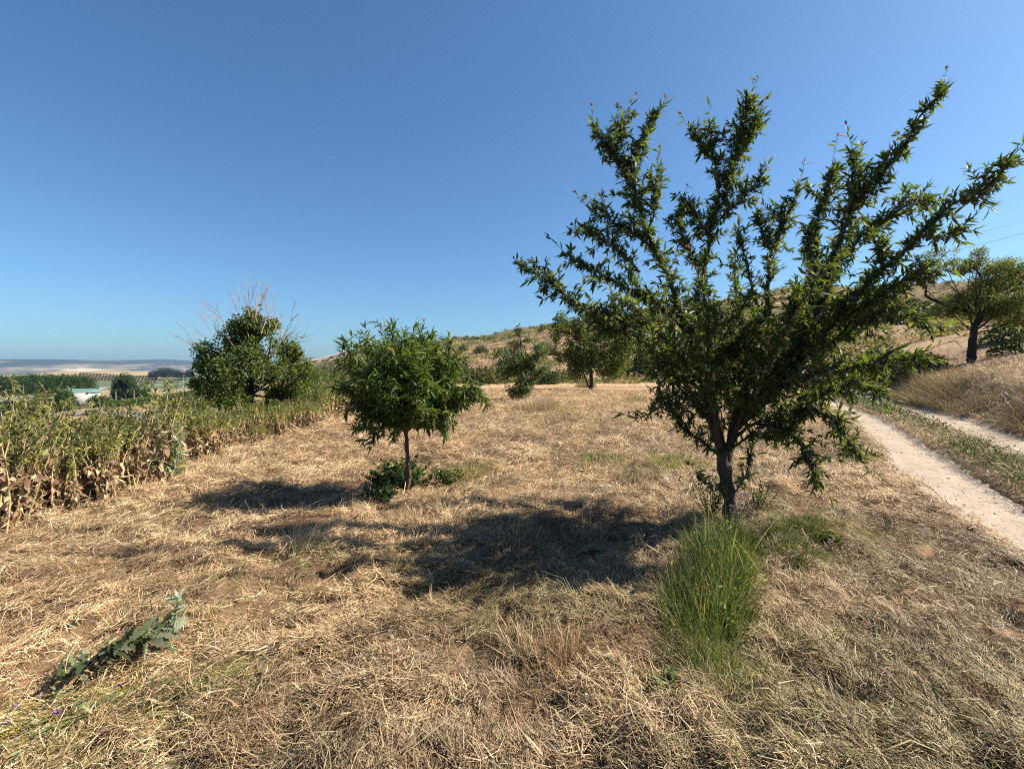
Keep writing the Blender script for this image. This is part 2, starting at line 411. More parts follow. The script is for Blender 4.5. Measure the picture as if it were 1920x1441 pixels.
def road(name, pts, w, m, col, lift=.12):
    p = smooth_path(pts, 2.0)[:, :2]
    t = norm(np.gradient(p, axis=0)); nrm = np.stack([-t[:, 1], t[:, 0]], -1)
    u = np.linspace(-.5, .5, 5)
    xy = p[:, None] + nrm[:, None] * u[None, :, None] * w
    z = hgt(xy[..., 0], xy[..., 1], False) + lift
    k = 5; ii = np.arange(len(p) - 1)[:, None] * k; jj = np.arange(k - 1)[None]
    bb = Buf(); bb.add(np.concatenate([xy, z[..., None]], -1).reshape(-1, 3), np.stack([ii + jj, ii + jj + k, ii + jj + k + 1, ii + jj + 1], -1).reshape(-1, 4), None, col)
    return tag(obj(name, bb, m), kind='structure')
road('road', [G(-60, 797), G(60, 783), G(120, 778), G(190, 776), G(260, 778), G(320, 786)], 2.8, M_ASPH, (.22, .22, .23))
road('gravel_road', [G(-40, 757), G(20, 748), G(70, 742), G(120, 738), G(175, 733), G(200, 726)], 9, M_ASPH, (.34, .29, .27), .3)
road('farm_road', [G(280, 722.5), G(320, 721), G(372, 717.5), G(400, 716)], 6, M_ASPH, (.45, .40, .34), .3)

# ================================================================== mown straw lying over the whole field
def straw_field():
    n = N_STRAW
    r0, r1 = 1.2, 32
    # density falls with distance
    u = rng.random(n); r = (r0 ** .45 + u * (r1 ** .45 - r0 ** .45)) ** (1 / .45)
    a = rng.uniform(math.radians(-56), math.radians(56), n)
    x, y = r * np.sin(a), r * np.cos(a)
    s = track_s(x, y)
    # fewer on the ruts, none in the weeds
    on_rut = ((s > 1.85 + .26 * sst((6 - y) / 2)) & (s < 2.75)) | ((s > 4.1) & (s < 5.3))
    edge = .35 * (fbm(y / .5, y * 0 + 1.5, 71) - .5)
    keep = (x > -5.9 + edge) & (~on_rut | (rng.random(n) < .02)) & ((s < 2.7) | (s > 4.2) | (rng.random(n) < .15))
    bare = .6 * fbm(x / .22, y / .22, 72, 3) + .4 * fbm(x / .8, y / .8, 77, 2)
    keep &= rng.random(n) < np.clip(1.3 - sst((bare - .50) / .17) * 1.15, .16, 1) + np.clip((r - 7) / 8, 0, 1)
    x, y, r, s = x[keep], y[keep], r[keep], s[keep]; n = len(x)
    z = hgt(x, y); e = .02
    gxn = (hgt(x + e, y) - z) / e; gyn = (hgt(x, y + e) - z) / e
    # lie of the straw: swirling clumps
    base_a = 2.2 * PI * fbm(x / 1.1, y / 1.1, 73, 3) + 1.6 * PI * fbm(x / .22, y / .22, 74, 2)
    spread = rng.normal(0, .95, n)
    an = base_a + spread
    an = np.where(s > -1.5, an * .35 + .2 + spread * .6, an)
    tilt = np.abs(rng.normal(0, .16, n)) + (rng.random(n) < .10) * rng.uniform(.2, .9, n)
    d = np.stack([np.cos(an), np.sin(an), gxn * np.cos(an) + gyn * np.sin(an) + np.tan(tilt)], -1); d = norm(d)
    sc = np.maximum(1, r / 4.5) ** .68
    L = rng.gamma(2.0, .0205, n) * np.clip(sc, 1, 2.2) + .03
    L = np.where(rng.random(n) < .02, L * 2.4, L)
    Wd = rng.gamma(3.2, .00055, n) * sc + .0007
    side = np.cross(d, A(0, 0, 1) + rng.normal(0, .55, (n, 3))); side = norm(side)
    up = np.cross(side, d)
    bend = rng.normal(0, .12, n)
    kink = rng.normal(0, .12, n)
    st = np.stack([x, y, z + (np.abs(rng.normal(0, .016, n)) + .05 * sst((fbm(x / .16, y / .16, 78, 2) - .42) / .3)) * np.minimum(sc, 2)], -1) - d * (L * .4)[:, None] * (tilt < .3)[:, None]
    st[:, 2] = np.maximum(st[:, 2], hgt(st[:, 0], st[:, 1]) + .002)
    t = A(0, .5, 1)
    V = st[:, None] + d[:, None] * (L[:, None] * t)[..., None] + up[:, None] * ((bend * L)[:, None] * (t * (1 - t) * 4 - t * .35))[..., None] + side[:, None] * ((kink * L)[:, None] * (t * (1 - t)) * 3)[..., None]
    w = Wd[:, None] * A(1, 1, .6) * .5
    V = np.stack([V - w[..., None] * side[:, None], V + w[..., None] * side[:, None]], 2).reshape(n, 6, 3)
    pal = np.array([(.72, .525, .305), (.60, .42, .235), (.93, .74, .48), (.40, .25, .14), (.20, .12, .068), (.54, .42, .22)])
    c = pick(pal, n, .13, p=[.28, .25, .16, .14, .11, .06])
    dk = fbm(x / .5, y / .5, 76); c = c * (.72 + .5 * sst((dk - .32) / .36))[:, None]
    # greenish hay, more to the right, plus some green patches
    g = sst((fbm(x / 1.6, y / 1.6, 75) - .52) / .12) * (.05 + .30 * sst((s + 4) / 3) * (s < 1.9))
    for gx_, gy_, gr, ga in GREEN:
        g = np.maximum(g, ga * np.exp(-((x - gx_) ** 2 + (y - gy_) ** 2) / gr ** 2))
    isg = rng.random(n) < g
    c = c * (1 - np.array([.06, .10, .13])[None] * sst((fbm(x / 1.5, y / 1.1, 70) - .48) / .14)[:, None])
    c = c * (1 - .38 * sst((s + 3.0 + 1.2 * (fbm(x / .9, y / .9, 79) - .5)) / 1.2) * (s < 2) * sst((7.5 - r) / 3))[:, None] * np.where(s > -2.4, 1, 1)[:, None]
    c[isg] = pick([(.25, .22, .085), (.32, .28, .11), (.17, .165, .055), (.38, .32, .14)], isg.sum(), .12)
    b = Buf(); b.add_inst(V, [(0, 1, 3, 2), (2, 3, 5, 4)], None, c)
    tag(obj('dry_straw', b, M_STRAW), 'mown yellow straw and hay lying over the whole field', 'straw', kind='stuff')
_g = lambda px, py, r, a: (*G(px, py)[:2], r, a)
GREEN = [_g(1130, 862, .7, .7), _g(1280, 872, .8, .75), _g(1190, 890, .6, .5), _g(1060, 790, 1.5, .35), _g(1330, 1220, .5, .6), _g(480, 1130, .45, .45), _g(560, 1060, .4, .5), _g(900, 905, .6, .4), _g(1500, 1000, .9, .45), _g(140, 1400, .35, .5)]
straw_field()

# stubble still standing: short stalks everywhere
def stubble():
    n = 26000
    r = (1.2 ** .9 + rng.random(n) * (30 ** .9 - 1.2 ** .9)) ** (1 / .9); a = rng.uniform(-.97, .97, n)
    x, y = r * np.sin(a), r * np.cos(a); s = track_s(x, y)
    k = (x > -5.6) & ((s < 1.75) | (s > 6.2)) & (fbm(x / .6, y / .6, 81) > .5)
    x, y, r = x[k], y[k], r[k]; n = len(x)
    an = 2 * PI * fbm(x / .5, y / .5, 82); q = rng.uniform(.2, 1, n)
    lean = np.stack([np.cos(an) * q, np.sin(an) * q, 0 * q], -1) + rng.normal(0, .25, (n, 3)) * A(1, 1, 0)
    b = Buf()
    blades(b, np.stack([x, y, hgt(x, y) - .01], -1), lean, rng.uniform(.05, .16, n) * np.clip(r / 8, 1, 1.8), .003 * np.maximum(1, r / 4) ** .7, pick([(.58, .44, .25), (.48, .34, .18), (.40, .36, .17)], n), bend=rng.uniform(.1, .8, n))
    tag(obj('stubble', b, M_STRAW), 'short dry stubble stalks still standing among the mown straw', 'stubble', kind='stuff')
stubble()
def far_tufts():
    n = 15000; r = rng.uniform(16, 62, n); a = rng.uniform(-.6, .82, n); x, y = r * np.sin(a), r * np.cos(a); s = track_s(x, y)
    k = (x > -7 - .1 * y) & ((s < 1.7) | (s > 6)) & (fbm(x / 1.5, y / .8, 83) > .46); x, y, r = x[k], y[k], r[k]; n = len(x)
    b = Buf(); blades(b, np.stack([x, y, hgt(x, y) - .02], -1), rng.normal(0, .6, (n, 3)) * A(1, 1, 0), rng.uniform(.12, .34, n), .0045 * r / 9, pick([(.56, .40, .21), (.46, .31, .155), (.64, .49, .28), (.36, .25, .13), (.33, .30, .13)], n, .15), bend=.8)
    tag(obj('stubble', b, M_STRAW), 'coarser dry stubble at the far end of the mown field', 'stubble', kind='stuff')
far_tufts()
# loose stones on the track
def stones():
    n = 1300; y = 2.5 + rng.random(n) ** 1.8 * 30; s = np.where(rng.random(n) < .6, rng.normal(1.95, .25, n), rng.uniform(1.9, 2.8, n)); m = rng.random(n) < .4; s[m] = rng.uniform(4.1, 5.4, m.sum())
    x = s + TS * y - .18 * np.sin(y * .35) * np.clip(y / 12, 0, 1)
    O = np.array([(1, 0, 0), (-1, 0, 0), (0, 1, 0), (0, -1, 0), (0, 0, 1), (0, 0, -1)], float); T = [(0, 2, 4), (2, 1, 4), (1, 3, 4), (3, 0, 4), (2, 0, 5), (1, 2, 5), (3, 1, 5), (0, 3, 5)]
    sz = rng.gamma(2, .003, n) + .003
    V = O[None] * sz[:, None, None] * rng.uniform(.5, 1.2, (n, 6, 1)) * A(1, 1, .65) + np.stack([x, y, hgt(x, y) + sz * .3], -1)[:, None]
    b = Buf(); b.add_inst(V, None, T, pick([(.42, .345, .275), (.48, .40, .33), (.38, .31, .24)], n, .1))
    tag(obj('gravel', b, M_DIRT, smooth=False), 'loose small stones on the wheel ruts', 'gravel', kind='stuff')
stones()
# ================================================================== the big almond tree
def limb_tree(name, label, cat, base, limbs, P_, group=None):
    """limbs: (points, r0, r1, twig_len, bare fraction, density)"""
    root = thing(name, label, cat, base, group)
    wood, fol, tipb = Buf(), Buf(), Buf()
    fruits = []
    LP, LD, LL, LW, LU, LC = [], [], [], [], [], []
    def put(p, d, L, c): LP.append(p); LD.append(d); LL.append(L); LC.append(c)
    pal = P_['pal']
    for pts, r0, r1, tl, bare, dens in limbs:
        p = smooth_path(pts, .03)
        n = len(p); seglen = np.concatenate([[0], np.cumsum(np.linalg.norm(np.diff(p, axis=0), axis=1))]); tot = seglen[-1]
        t = seglen / tot
        wob = np.stack([fbm(t * tot * 5, t * 0 + k + r0 * 900, 91 + k) - .5 for k in range(3)], -1) * .05 * np.minimum(1, t * 6)[:, None]
        p = p + wob * P_.get('wob', 1)
        rad = r0 + (r1 - r0) * t ** .8
        tube(wood, p, rad * (1 + .12 * np.sin(t * tot * 30)), 7 if r0 > .02 else 5, P_['bark'])
        T = norm(np.gradient(p, axis=0))
        # twigs
        nt = int(tot * dens * (1 - bare)); clump = rng.uniform(0, 50)
        for k in range(nt):
            ti = bare + (1 - bare) * (k + rng.random()) / max(nt, 1)
            i = min(int(np.searchsorted(t, ti)), n - 1)
            d = norm(T[i] * rng.uniform(.3, .9) + rdir(1)[0] * rng.uniform(.6, 1.0) + A(0, 0, P_.get('up', .15)))
            L = tl * rng.uniform(.35, 1.25) * (1 - .35 * ti) * (.55 + .95 * sst((float(vn(np.float64(ti * tot * 5 + clump), np.float64(clump), 3)) - .2) / .6))
            m = max(3, int(L / .03)); q = np.linspace(0, 1, m)
            tw = p[i] + d * (q * L)[:, None] + (rng.normal(0, .12, 3) * L)[None] * (q ** 2)[:, None] + A(0, 0, P_.get('droop', 0) * L)[None] * (q ** 2)[:, None]
            tube(wood, tw, np.linspace(min(.005, rad[i] * .7), .0014, m), 4, P_['twig'])
            dd = norm(np.gradient(tw, axis=0))
            nl = int(L / P_['gap']) + 3
            lq = rng.random(nl) ** .7
            for x in lq:
                j = min(int(x * m), m - 1)
                put(tw[j] + rng.normal(0, .004, 3), dd[j] * rng.uniform(.2, .9) + rdir(1)[0] * .85 + A(0, 0, P_['ldroop']), rng.uniform(*P_['len']), 0)
            for x in range(P_['tuft']):
                put(tw[-1], dd[-1] * rng.uniform(.5, 1.2) + rdir(1)[0] * .6, rng.uniform(*P_['len']) * 1.05, 1)
            if P_.get('fruit') and rng.random() < P_['fruit'] and rad[i] < .03:
                for f in range(rng.integers(1, 4)):
                    fp = p[i] + norm(rdir(1)[0] + d * .7) * (rad[i] + .018 + .01 * f) + d * L * rng.choice([0, .1, .35]); fruits.append(fp)
        # leaves straight off the thin wood, long ones at the tip
        thin = np.where((rad < .012) & (t > bare))[0]
        if len(thin):
            for k in range(int(len(thin) * .03 / P_['gap'] * P_.get('along', 1.3))):
                i = rng.choice(thin)
                put(p[i], T[i] * rng.uniform(.2, .9) + rdir(1)[0] * .8 + A(0, 0, P_['ldroop']), rng.uniform(*P_['len']), 0)
        if P_.get('shoot') and r1 < .005:
            # soft end shoot with spaced leaves and a reddish tip
            L = rng.uniform(.14, .30) * P_['shoot']; m = 9; q = np.linspace(0, 1, m)
            d = norm(T[-1] + rng.normal(0, .15, 3) + A(0, 0, .15)); tw = p[-1] + d * (q * L)[:, None] + rng.normal(0, .06, 3)[None] * L * (q ** 2)[:, None]
            tube(wood, tw, np.linspace(.003, .0012, m), 4, (.33, .27, .20))
            for k in range(14): put(tw[int(k / 14 * m)], d * .7 + rdir(1)[0] * .8, rng.uniform(*P_['len']) * 1.15, 1)
            for k in range(7): put(tw[-1], d + rdir(1)[0] * .45, rng.uniform(.025, .045), 2)
    LP, LD, LL, LC = np.array(LP), np.array(LD), np.array(LL), np.array(LC)
    LL = LL * np.where(LC < 2, rng.uniform(.55, 1.25, len(LL)), 1)
    n = len(LP)
    c = pick(pal, n, .18)
    m = LC == 1; c[m] = pick(P_.get('palnew', pal), m.sum(), .15)
    m = LC == 2; c[m] = pick([(.32, .11, .08), (.26, .13, .08)], m.sum(), .15)
    m = rng.random(n) < .004; c[m] = pick([(.45, .22, .03), (.42, .30, .05)], m.sum(), .1)
    leaves(fol, LP, LD, LL, LL * P_['asp'] * rng.uniform(.8, 1.2, n), c, curl=P_.get('curl', .18), roll=.8)
    print(name, 'leaves', n, 'fruits', len(fruits))
    obj('trunk', wood, M_BARK, root)
    obj('crown', fol, M_LEAF, root)
    return root, fruits

def L_(s, *p): return np.array([P(*q) for q in p])
def chain(Y, *p):
    """photo points sharing a depth unless given their own"""
    out = []
    for q in p:
        if len(q) == 3: Y = q[2]
        out.append(P(q[0], q[1], Y))
    return np.array(out)
AL = []
def lb(r0, r1, tl, bare, dens, Y, *p): AL.append((chain(Y, *p), r0, r1, tl, bare, dens))
D1 = 34; D2 = 56
lb(.070, .062, .05, .9, 2, 4.5, (1376, 1010), (1369, 940), (1360, 880), (1354, 845))
lb(.046, .003, .15, .10, D2, 4.5, (1356, 858), (1338, 800, 4.47), (1326, 740, 4.4), (1305, 670, 4.3), (1288, 620, 4.25), (1262, 545, 4.2), (1240, 490), (1216, 440), (1202, 395), (1190, 345), (1190, 292), (1214, 244), (1232, 215))
lb(.012, .003, 0.117, .1, D2, 4.2, (1192, 349), (1172, 325), (1140, 280), (1115, 243))
lb(.010, .003, 0.117, .1, D2, 4.2, (1178, 325), (1156, 290), (1160, 252), (1170, 222))
lb(.010, .003, 0.117, .2, D2, 4.2, (1215, 430), (1228, 390), (1225, 350), (1232, 330))
lb(.042, .003, .16, .14, D2, 4.5, (1356, 852), (1345, 790, 4.6), (1322, 700, 4.7), (1305, 620, 4.7), (1312, 548), (1325, 480), (1335, 430), (1342, 385), (1347, 345), (1338, 292), (1333, 262), (1332, 240))
lb(.014, .003, 0.156, .05, D2, 4.7, (1342, 400), (1361, 370), (1378, 300), (1394, 225), (1406, 185))
lb(.012, .003, 0.143, .05, D2, 4.7, (1378, 300), (1400, 262), (1418, 220))
lb(.010, .003, 0.130, .05, D2, 4.7, (1336, 300), (1315, 270), (1292, 245))
lb(.012, .003, 0.143, .1, D2, 4.7, (1345, 415), (1378, 385), (1400, 360), (1424, 333))
lb(.014, .003, 0.169, .1, D2, 4.65, (1330, 440), (1300, 400), (1285, 370), (1280, 385))
lb(.014, .003, 0.156, .1, D2, 4.65, (1315, 520), (1285, 460), (1276, 420), (1281, 395))
# right-hand main limbs
lb(.050, .003, .17, .14, D1, 4.5, (1360, 865), (1379, 800), (1402, 720), (1425, 640), (1432, 590), (1440, 520), (1456, 450, 4.6), (1473, 410), (1490, 375), (1497, 350))
lb(.013, .003, 0.156, .1, D2, 4.6, (1448, 480), (1430, 440), (1422, 415))
lb(.013, .003, 0.156, .1, D2, 4.6, (1462, 430), (1462, 410), (1450, 405))
lb(.045, .003, .15, .16, D2, 4.5, (1378, 802), (1420, 750, 4.25), (1480, 680, 4.05), (1525, 600, 3.95), (1546, 548, 3.9), (1562, 480, 3.8), (1588, 420, 3.7), (1621, 356, 3.65), (1656, 321, 3.6), (1691, 280, 3.6), (1723, 227, 3.55), (1745, 195, 3.5), (1762, 178, 3.5))
lb(.014, .003, 0.156, .1, D2, 3.7, (1588, 425), (1604, 380), (1600, 335), (1603, 295))
lb(.014, .003, 0.156, .1, D2, 3.9, (1546, 548), (1518, 470), (1530, 420), (1548, 365), (1556, 325))
lb(.020, .003, 0.182, .1, D2, 4.4, (1540, 560), (1560, 505), (1600, 455), (1634, 426), (1664, 408), (1706, 380), (1745, 377))
lb(.034, .003, .15, .15, D2, 4.5, (1380, 800), (1440, 750, 4.2), (1510, 670, 3.95), (1570, 600, 3.8), (1612, 550, 3.7), (1656, 503, 3.62), (1691, 476, 3.58), (1722, 440, 3.52), (1779, 388, 3.46), (1830, 362, 3.42), (1866, 332, 3.4), (1890, 302, 3.38))
lb(.012, .003, 0.130, .1, D2, 3.52, (1722, 442), (1760, 443), (1798, 434))
lb(.012, .003, 0.169, .1, D2, 3.62, (1656, 505), (1655, 470), (1640, 450))
lb(.016, .003, 0.182, .1, D2, 3.8, (1570, 602), (1640, 560, 3.65), (1700, 522, 3.55), (1750, 510))
lb(.018, .003, .15, .1, D2, 4.1, (1500, 682), (1570, 632, 3.8), (1640, 592, 3.5), (1690, 588, 3.4), (1725, 600, 3.35))
lb(.022, .003, .15, .1, D2, 4.4, (1400, 762), (1470, 725, 3.9), (1540, 700, 3.5), (1610, 686, 3.2), (1660, 676, 3.1), (1700, 668, 3.0))
lb(.018, .003, .15, .1, D2, 4.4, (1420, 792), (1480, 770, 4.1), (1540, 775, 3.9), (1580, 812, 3.8), (1608, 855, 3.7))
lb(.014, .003, 0.143, .1, D2, 4.4, (1420, 802), (1470, 800, 4.1), (1500, 832, 4.0), (1518, 875, 3.9), (1536, 905, 3.9))
lb(.014, .003, 0.169, .1, D2, 3.9, (1500, 745, 4.0), (1560, 735), (1610, 715), (1640, 735))
# left side
lb(.022, .003, 0.169, .15, D2, 4.4, (1322, 735), (1290, 716, 4.3), (1253, 704, 4.2), (1228, 669, 4.1), (1200, 628, 4.0), (1150, 595), (1100, 575), (1068, 557), (1034, 530), (995, 510))
lb(.016, .003, 0.182, .12, D2, 4.25, (1285, 620), (1230, 570, 4.15), (1180, 540), (1125, 514), (1090, 495), (1066, 481))
lb(.013, .003, 0.169, .1, D2, 4.2, (1228, 472), (1190, 440), (1150, 417), (1120, 404))
lb(.012, .003, 0.156, .1, D2, 4.15, (1200, 510), (1160, 470), (1125, 450), (1105, 440))
lb(.014, .003, .16, .1, D2, 4.15, (1210, 640), (1180, 620), (1150, 625), (1120, 600))
lb(.010, .003, .05, .25, 14, 4.3, (1300, 740), (1262, 748), (1226, 766), (1195, 783))
lb(.012, .003, 0.169, .2, D2, 4.1, (1255, 704), (1235, 725), (1240, 750), (1260, 760))
# limbs leaning towards the camera and away from it
lb(.026, .003, .19, .15, D1, 4.45, (1346, 822), (1330, 740, 4.0), (1328, 660, 3.7), (1330, 590, 3.55), (1312, 530, 3.5))
lb(.024, .003, .19, .15, D1, 4.45, (1376, 808), (1420, 720, 3.95), (1468, 625, 3.6), (1505, 565, 3.45), (1525, 525, 3.4))
lb(.022, .003, .18, .15, D1, 4.3, (1330, 745), (1270, 660, 3.9), (1215, 600, 3.7), (1165, 560, 3.6))
lb(.026, .003, .19, .15, D1, 4.5, (1360, 850), (1400, 740, 4.9), (1450, 640, 5.2), (1500, 560, 5.4), (1530, 495, 5.5))
lb(.024, .003, .19, .15, D1, 4.5, (1346, 820), (1290, 720, 4.9), (1245, 620, 5.2), (1210, 560, 5.3), (1185, 505, 5.3))
lb(.024, .003, .19, .15, D1, 4.5, (1362, 850), (1380, 740, 5.0), (1390, 640, 5.3), (1380, 550, 5.4), (1378, 480, 5.5))
lb(.020, .003, .17, .12, D1, 4.6, (1432, 600), (1410, 540), (1395, 480), (1385, 440))
lb(.020, .003, .17, .12, D1, 4.5, (1372, 822), (1440, 780, 4.4), (1500, 750, 4.4), (1555, 735, 4.5))
lb(.016, .003, .17, .12, D1, 4.5, (1362, 845), (1410, 815, 4.3), (1450, 820, 4.2), (1480, 800, 4.2))
lb(.014, .003, .16, .1, D1, 4.45, (1346, 850), (1316, 830, 4.35), (1285, 805, 4.3), (1268, 780))
lb(.014, .003, .16, .1, D1, 4.2, (1470, 690), (1500, 640, 4.3), (1540, 620, 4.4), (1590, 590, 4.5), (1640, 560, 4.6))
lb(.014, .003, .15, .1, D1, 4.2, (1300, 650), (1350, 610, 4.0), (1385, 590, 3.9), (1400, 560, 3.9))
lb(.012, .003, 0.169, .1, D1, 4.45, (1345, 800), (1300, 760), (1270, 720), (1250, 650))
lb(.008, .003, 0.130, .1, D1, 4.42, (1366, 905), (1335, 908), (1312, 896))
lb(.008, .003, 0.130, .1, D1, 4.42, (1376, 925), (1398, 895), (1404, 860))
R9 = np.random.default_rng(77)
mains = [AL[1][0], AL[5][0], AL[12][0], AL[15][0], AL[18][0]]
for k in range(12):
    m_ = smooth_path(mains[k % 5], .05); st_ = m_[int(len(m_) * R9.uniform(.22, .5))]
    dd_ = R9.normal(0, 1, 3); dd_ /= np.linalg.norm(dd_)
    e_ = P(1425, 675, 4.4) + dd_ * A(.80, .75, .52) * R9.uniform(.55, 1); AL.append((np.array([st_, st_ * .5 + e_ * .5 + A(0, 0, .05), e_]), .012, .003, .17, .12, 42))
APAL = [(.098, .135, .040), (.070, .10, .033), (.14, .175, .052), (.115, .13, .062), (.18, .205, .075)]
ANEW = [(.115, .155, .035), (.085, .125, .032), (.14, .17, .05)]
almond, fr = limb_tree('almond_tree', 'leafy almond tree hung with green fruit rising above the tall green grass tuft', 'tree', P(1374, 985, 4.5) * A(1, 1, 0) + A(0, 0, -.02), AL,
    dict(pal=APAL, palnew=ANEW, bark=(.105, .080, .068), twig=(.17, .12, .08), gap=.0056, len=(.032, .090), asp=.215, ldroop=-.05, tuft=3, fruit=.24, shoot=1.0, up=.12, along=1.1, curl=.15))
# the fruit: the hundred nearest one by one, the rest together
def fruit_ico():
    import bmesh
    bm = bmesh.new(); bmesh.ops.create_icosphere(bm, subdivisions=2, radius=1); bm.verts.ensure_lookup_table()
    V = np.array([v.co[:] for v in bm.verts]); T = np.array([[v.index for v in f.verts] for f in bm.faces]); bm.free()
    V = V * A(.0155, .013, .021); V[:, 2] += np.where(V[:, 2] > .008, (V[:, 2] - .008) * .4, 0); V[:, 0] += .12 * V[:, 2]
    return V, T
FV, FT = fruit_ico()
fr = np.array(fr); fr = fr[np.argsort(np.linalg.norm(fr - A(0, 0, EYE), axis=1))]
def fruit_buf(ps):
    b = Buf(); n = len(ps)
    q = norm(rng.normal(0, 1, (n, 4)) * A(.35, .35, 1, 1)); w, x, y, z = q[:, 3], q[:, 0], q[:, 1], q[:, 2]
    Rm = np.stack([1 - 2 * (y * y + z * z), 2 * (x * y - z * w), 2 * (x * z + y * w), 2 * (x * y + z * w), 1 - 2 * (x * x + z * z), 2 * (y * z - x * w), 2 * (x * z - y * w), 2 * (y * z + x * w), 1 - 2 * (x * x + y * y)], -1).reshape(n, 3, 3)
    b.add_inst(np.einsum('nij,kj->nki', Rm, FV) * rng.uniform(.85, 1.15, (n, 1, 1)) + ps[:, None], None, FT, pick([(.30, .31, .17), (.35, .35, .21), (.25, .26, .14)], n, .08))
    return b
for p in fr[:100]: obj('almond_fruit', fruit_buf(p[None]), M_FRUIT, almond)
tag(obj('almond_fruit', fruit_buf(fr[100:]), M_FRUIT, almond), kind='stuff')

# ================================================================== the small round tree (long drooping leaves)
AL = []
c0 = P(765, 938, 5.5); Y = 5.5
lb(.030, .024, .03, 1, 2, 5.5, (765, 945), (766, 890), (764, 840), (763, 803))
R2 = np.random.default_rng(5)
ends = [(658, 660, 5.3), (690, 640, 5.7), (735, 622, 5.5), (742, 660, 5.0), (790, 625, 5.4), (808, 640, 5.9), (700, 700, 4.95), (848, 690, 5.6), (880, 728, 5.3), (895, 725, 5.6), (655, 730, 5.6), (690, 790, 5.3), (700, 818, 5.6), (830, 770, 5.3), (790, 700, 4.85), (825, 800, 5.7), (760, 640, 6.0), (700, 690, 6.1), (830, 700, 6.1), (735, 745, 5.05), (865, 755, 5.7), (665, 690, 5.5), (675, 755, 5.3), (770, 640, 5.2), (840, 665, 5.3), (780, 760, 5.1), (720, 775, 5.8), (800, 740, 5.9), (755, 700, 5.5), (720, 650, 5.3), (810, 680, 5.5), (690, 730, 5.2)]
f0 = P(763, 808, 5.5)
for e in ends:
    e = P(*e); m = f0 * .5 + e * .5; out = (e - f0) * A(1, 1, 0)
    low = e[2] < f0[2] + .35
    mid = m + out * .06 + A(0, 0, .10 if low else .02)
    AL.append((np.array([f0, f0 * .75 + e * .25 + A(0, 0, .05), mid, e]), .014, .003, .27, .18, 36))
limb_tree('peach_tree', 'small round-crowned tree with long drooping leaves on a bare trunk beside the long shadow', 'tree', A(c0[0], c0[1], float(hgt(c0[0], c0[1])) - .02), AL,
    dict(pal=[(.10, .155, .04), (.075, .125, .036), (.13, .185, .048), (.18, .22, .07)], palnew=[(.10, .15, .035), (.075, .12, .032)], bark=(.17, .105, .075), twig=(.20, .12, .07), gap=.0085, len=(.065, .125), asp=.17, ldroop=-.35, tuft=3, shoot=.7, up=.22, droop=-.1, along=.9, curl=.3))
# ================================================================== foliage masses on a branching trunk
def blob_tree(name, label, cat, base, trunk, r0, blobs, n, L, W, pal, bark=(.09, .07, .06), group=None, gaps=.42, gs=.35, tpl='leaf', m=None, sub=4, origin=None, crown='crown', extra=None, bf=.42):
    """trunk: polyline; blobs: (centre, radii); leaves fill the shells of the blobs with gaps"""
    root = thing(name, label, cat, base, group)
    wood, fol = Buf(), Buf()
    tp = smooth_path(trunk, .08); tube(wood, tp + rng.normal(0, r0 * .05, tp.shape), np.linspace(r0, r0 * .6, len(tp)), 8, bark)
    vol = np.array([np.prod(np.asarray(r)) ** (2 / 3) for _, r in blobs]); vol /= vol.sum()
    for (c, r), v in zip(blobs, vol):
        c = np.asarray(c, float); r = np.asarray(r, float)
        st = tp[int(rng.uniform(.6, 1) * (len(tp) - 1))]
        mid = st * .45 + c * .55 + rng.normal(0, .08, 3) * np.linalg.norm(c - st) - A(0, 0, .06) * np.linalg.norm(c - st)
        br = smooth_path([st, mid, c], .08); tube(wood, br, np.linspace(r0 * bf, r0 * bf * .3, len(br)), 6, bark)
        for k in range(sub):
            e = c + rdir(1)[0] * r * rng.uniform(.6, .95); i = int(rng.uniform(.5, 1) * (len(br) - 1))
            sb = smooth_path([br[i], br[i] * .5 + e * .5 + rng.normal(0, .05, 3) * r, e], .08); tube(wood, sb, np.linspace(r0 * .3 * bf, r0 * .06 * bf, len(sb)), 4, bark)
        k = int(n * v)
        d = rdir(k * 3); rad = (rng.random(k * 3) ** .45) * (1 + .25 * (fbm(d[:, 0] * 2.2 + c[0], d[:, 1] * 2.2 + d[:, 2] * 1.7 + c[2], 5) - .5) * 2)
        p = c + d * r * rad[:, None]
        g = (fbm(p[:, 0] / gs, p[:, 2] / gs + p[:, 1] / gs * .7, 6, 2) + fbm(p[:, 1] / gs + 9, p[:, 2] / gs - p[:, 0] / gs * .5, 7, 2)) / 2
        p, d = p[g > gaps], d[g > gaps]; p, d = p[:k], d[:k]
        nn = len(p); col = pick(pal, nn, .16)
        leaves(fol, p, d * .5 + rdir(nn) * .8 + A(0, 0, -.1), L * rng.uniform(.6, 1.25, nn), W * rng.uniform(.7, 1.2, nn), col, tpl=tpl, roll=1.0)
    obj('trunk', wood, M_BARK, root); obj(crown, fol, m or M_FAR, root)
    if extra: extra(root)
    return root
def B_(Y, px, py, rx, ry, rz=None):
    """a blob given by its place in the photo, radii in photo pixels at its distance"""
    k = Y / F
    return (P(px, py, Y), (rx * k, (rz or rx) * k, ry * k))

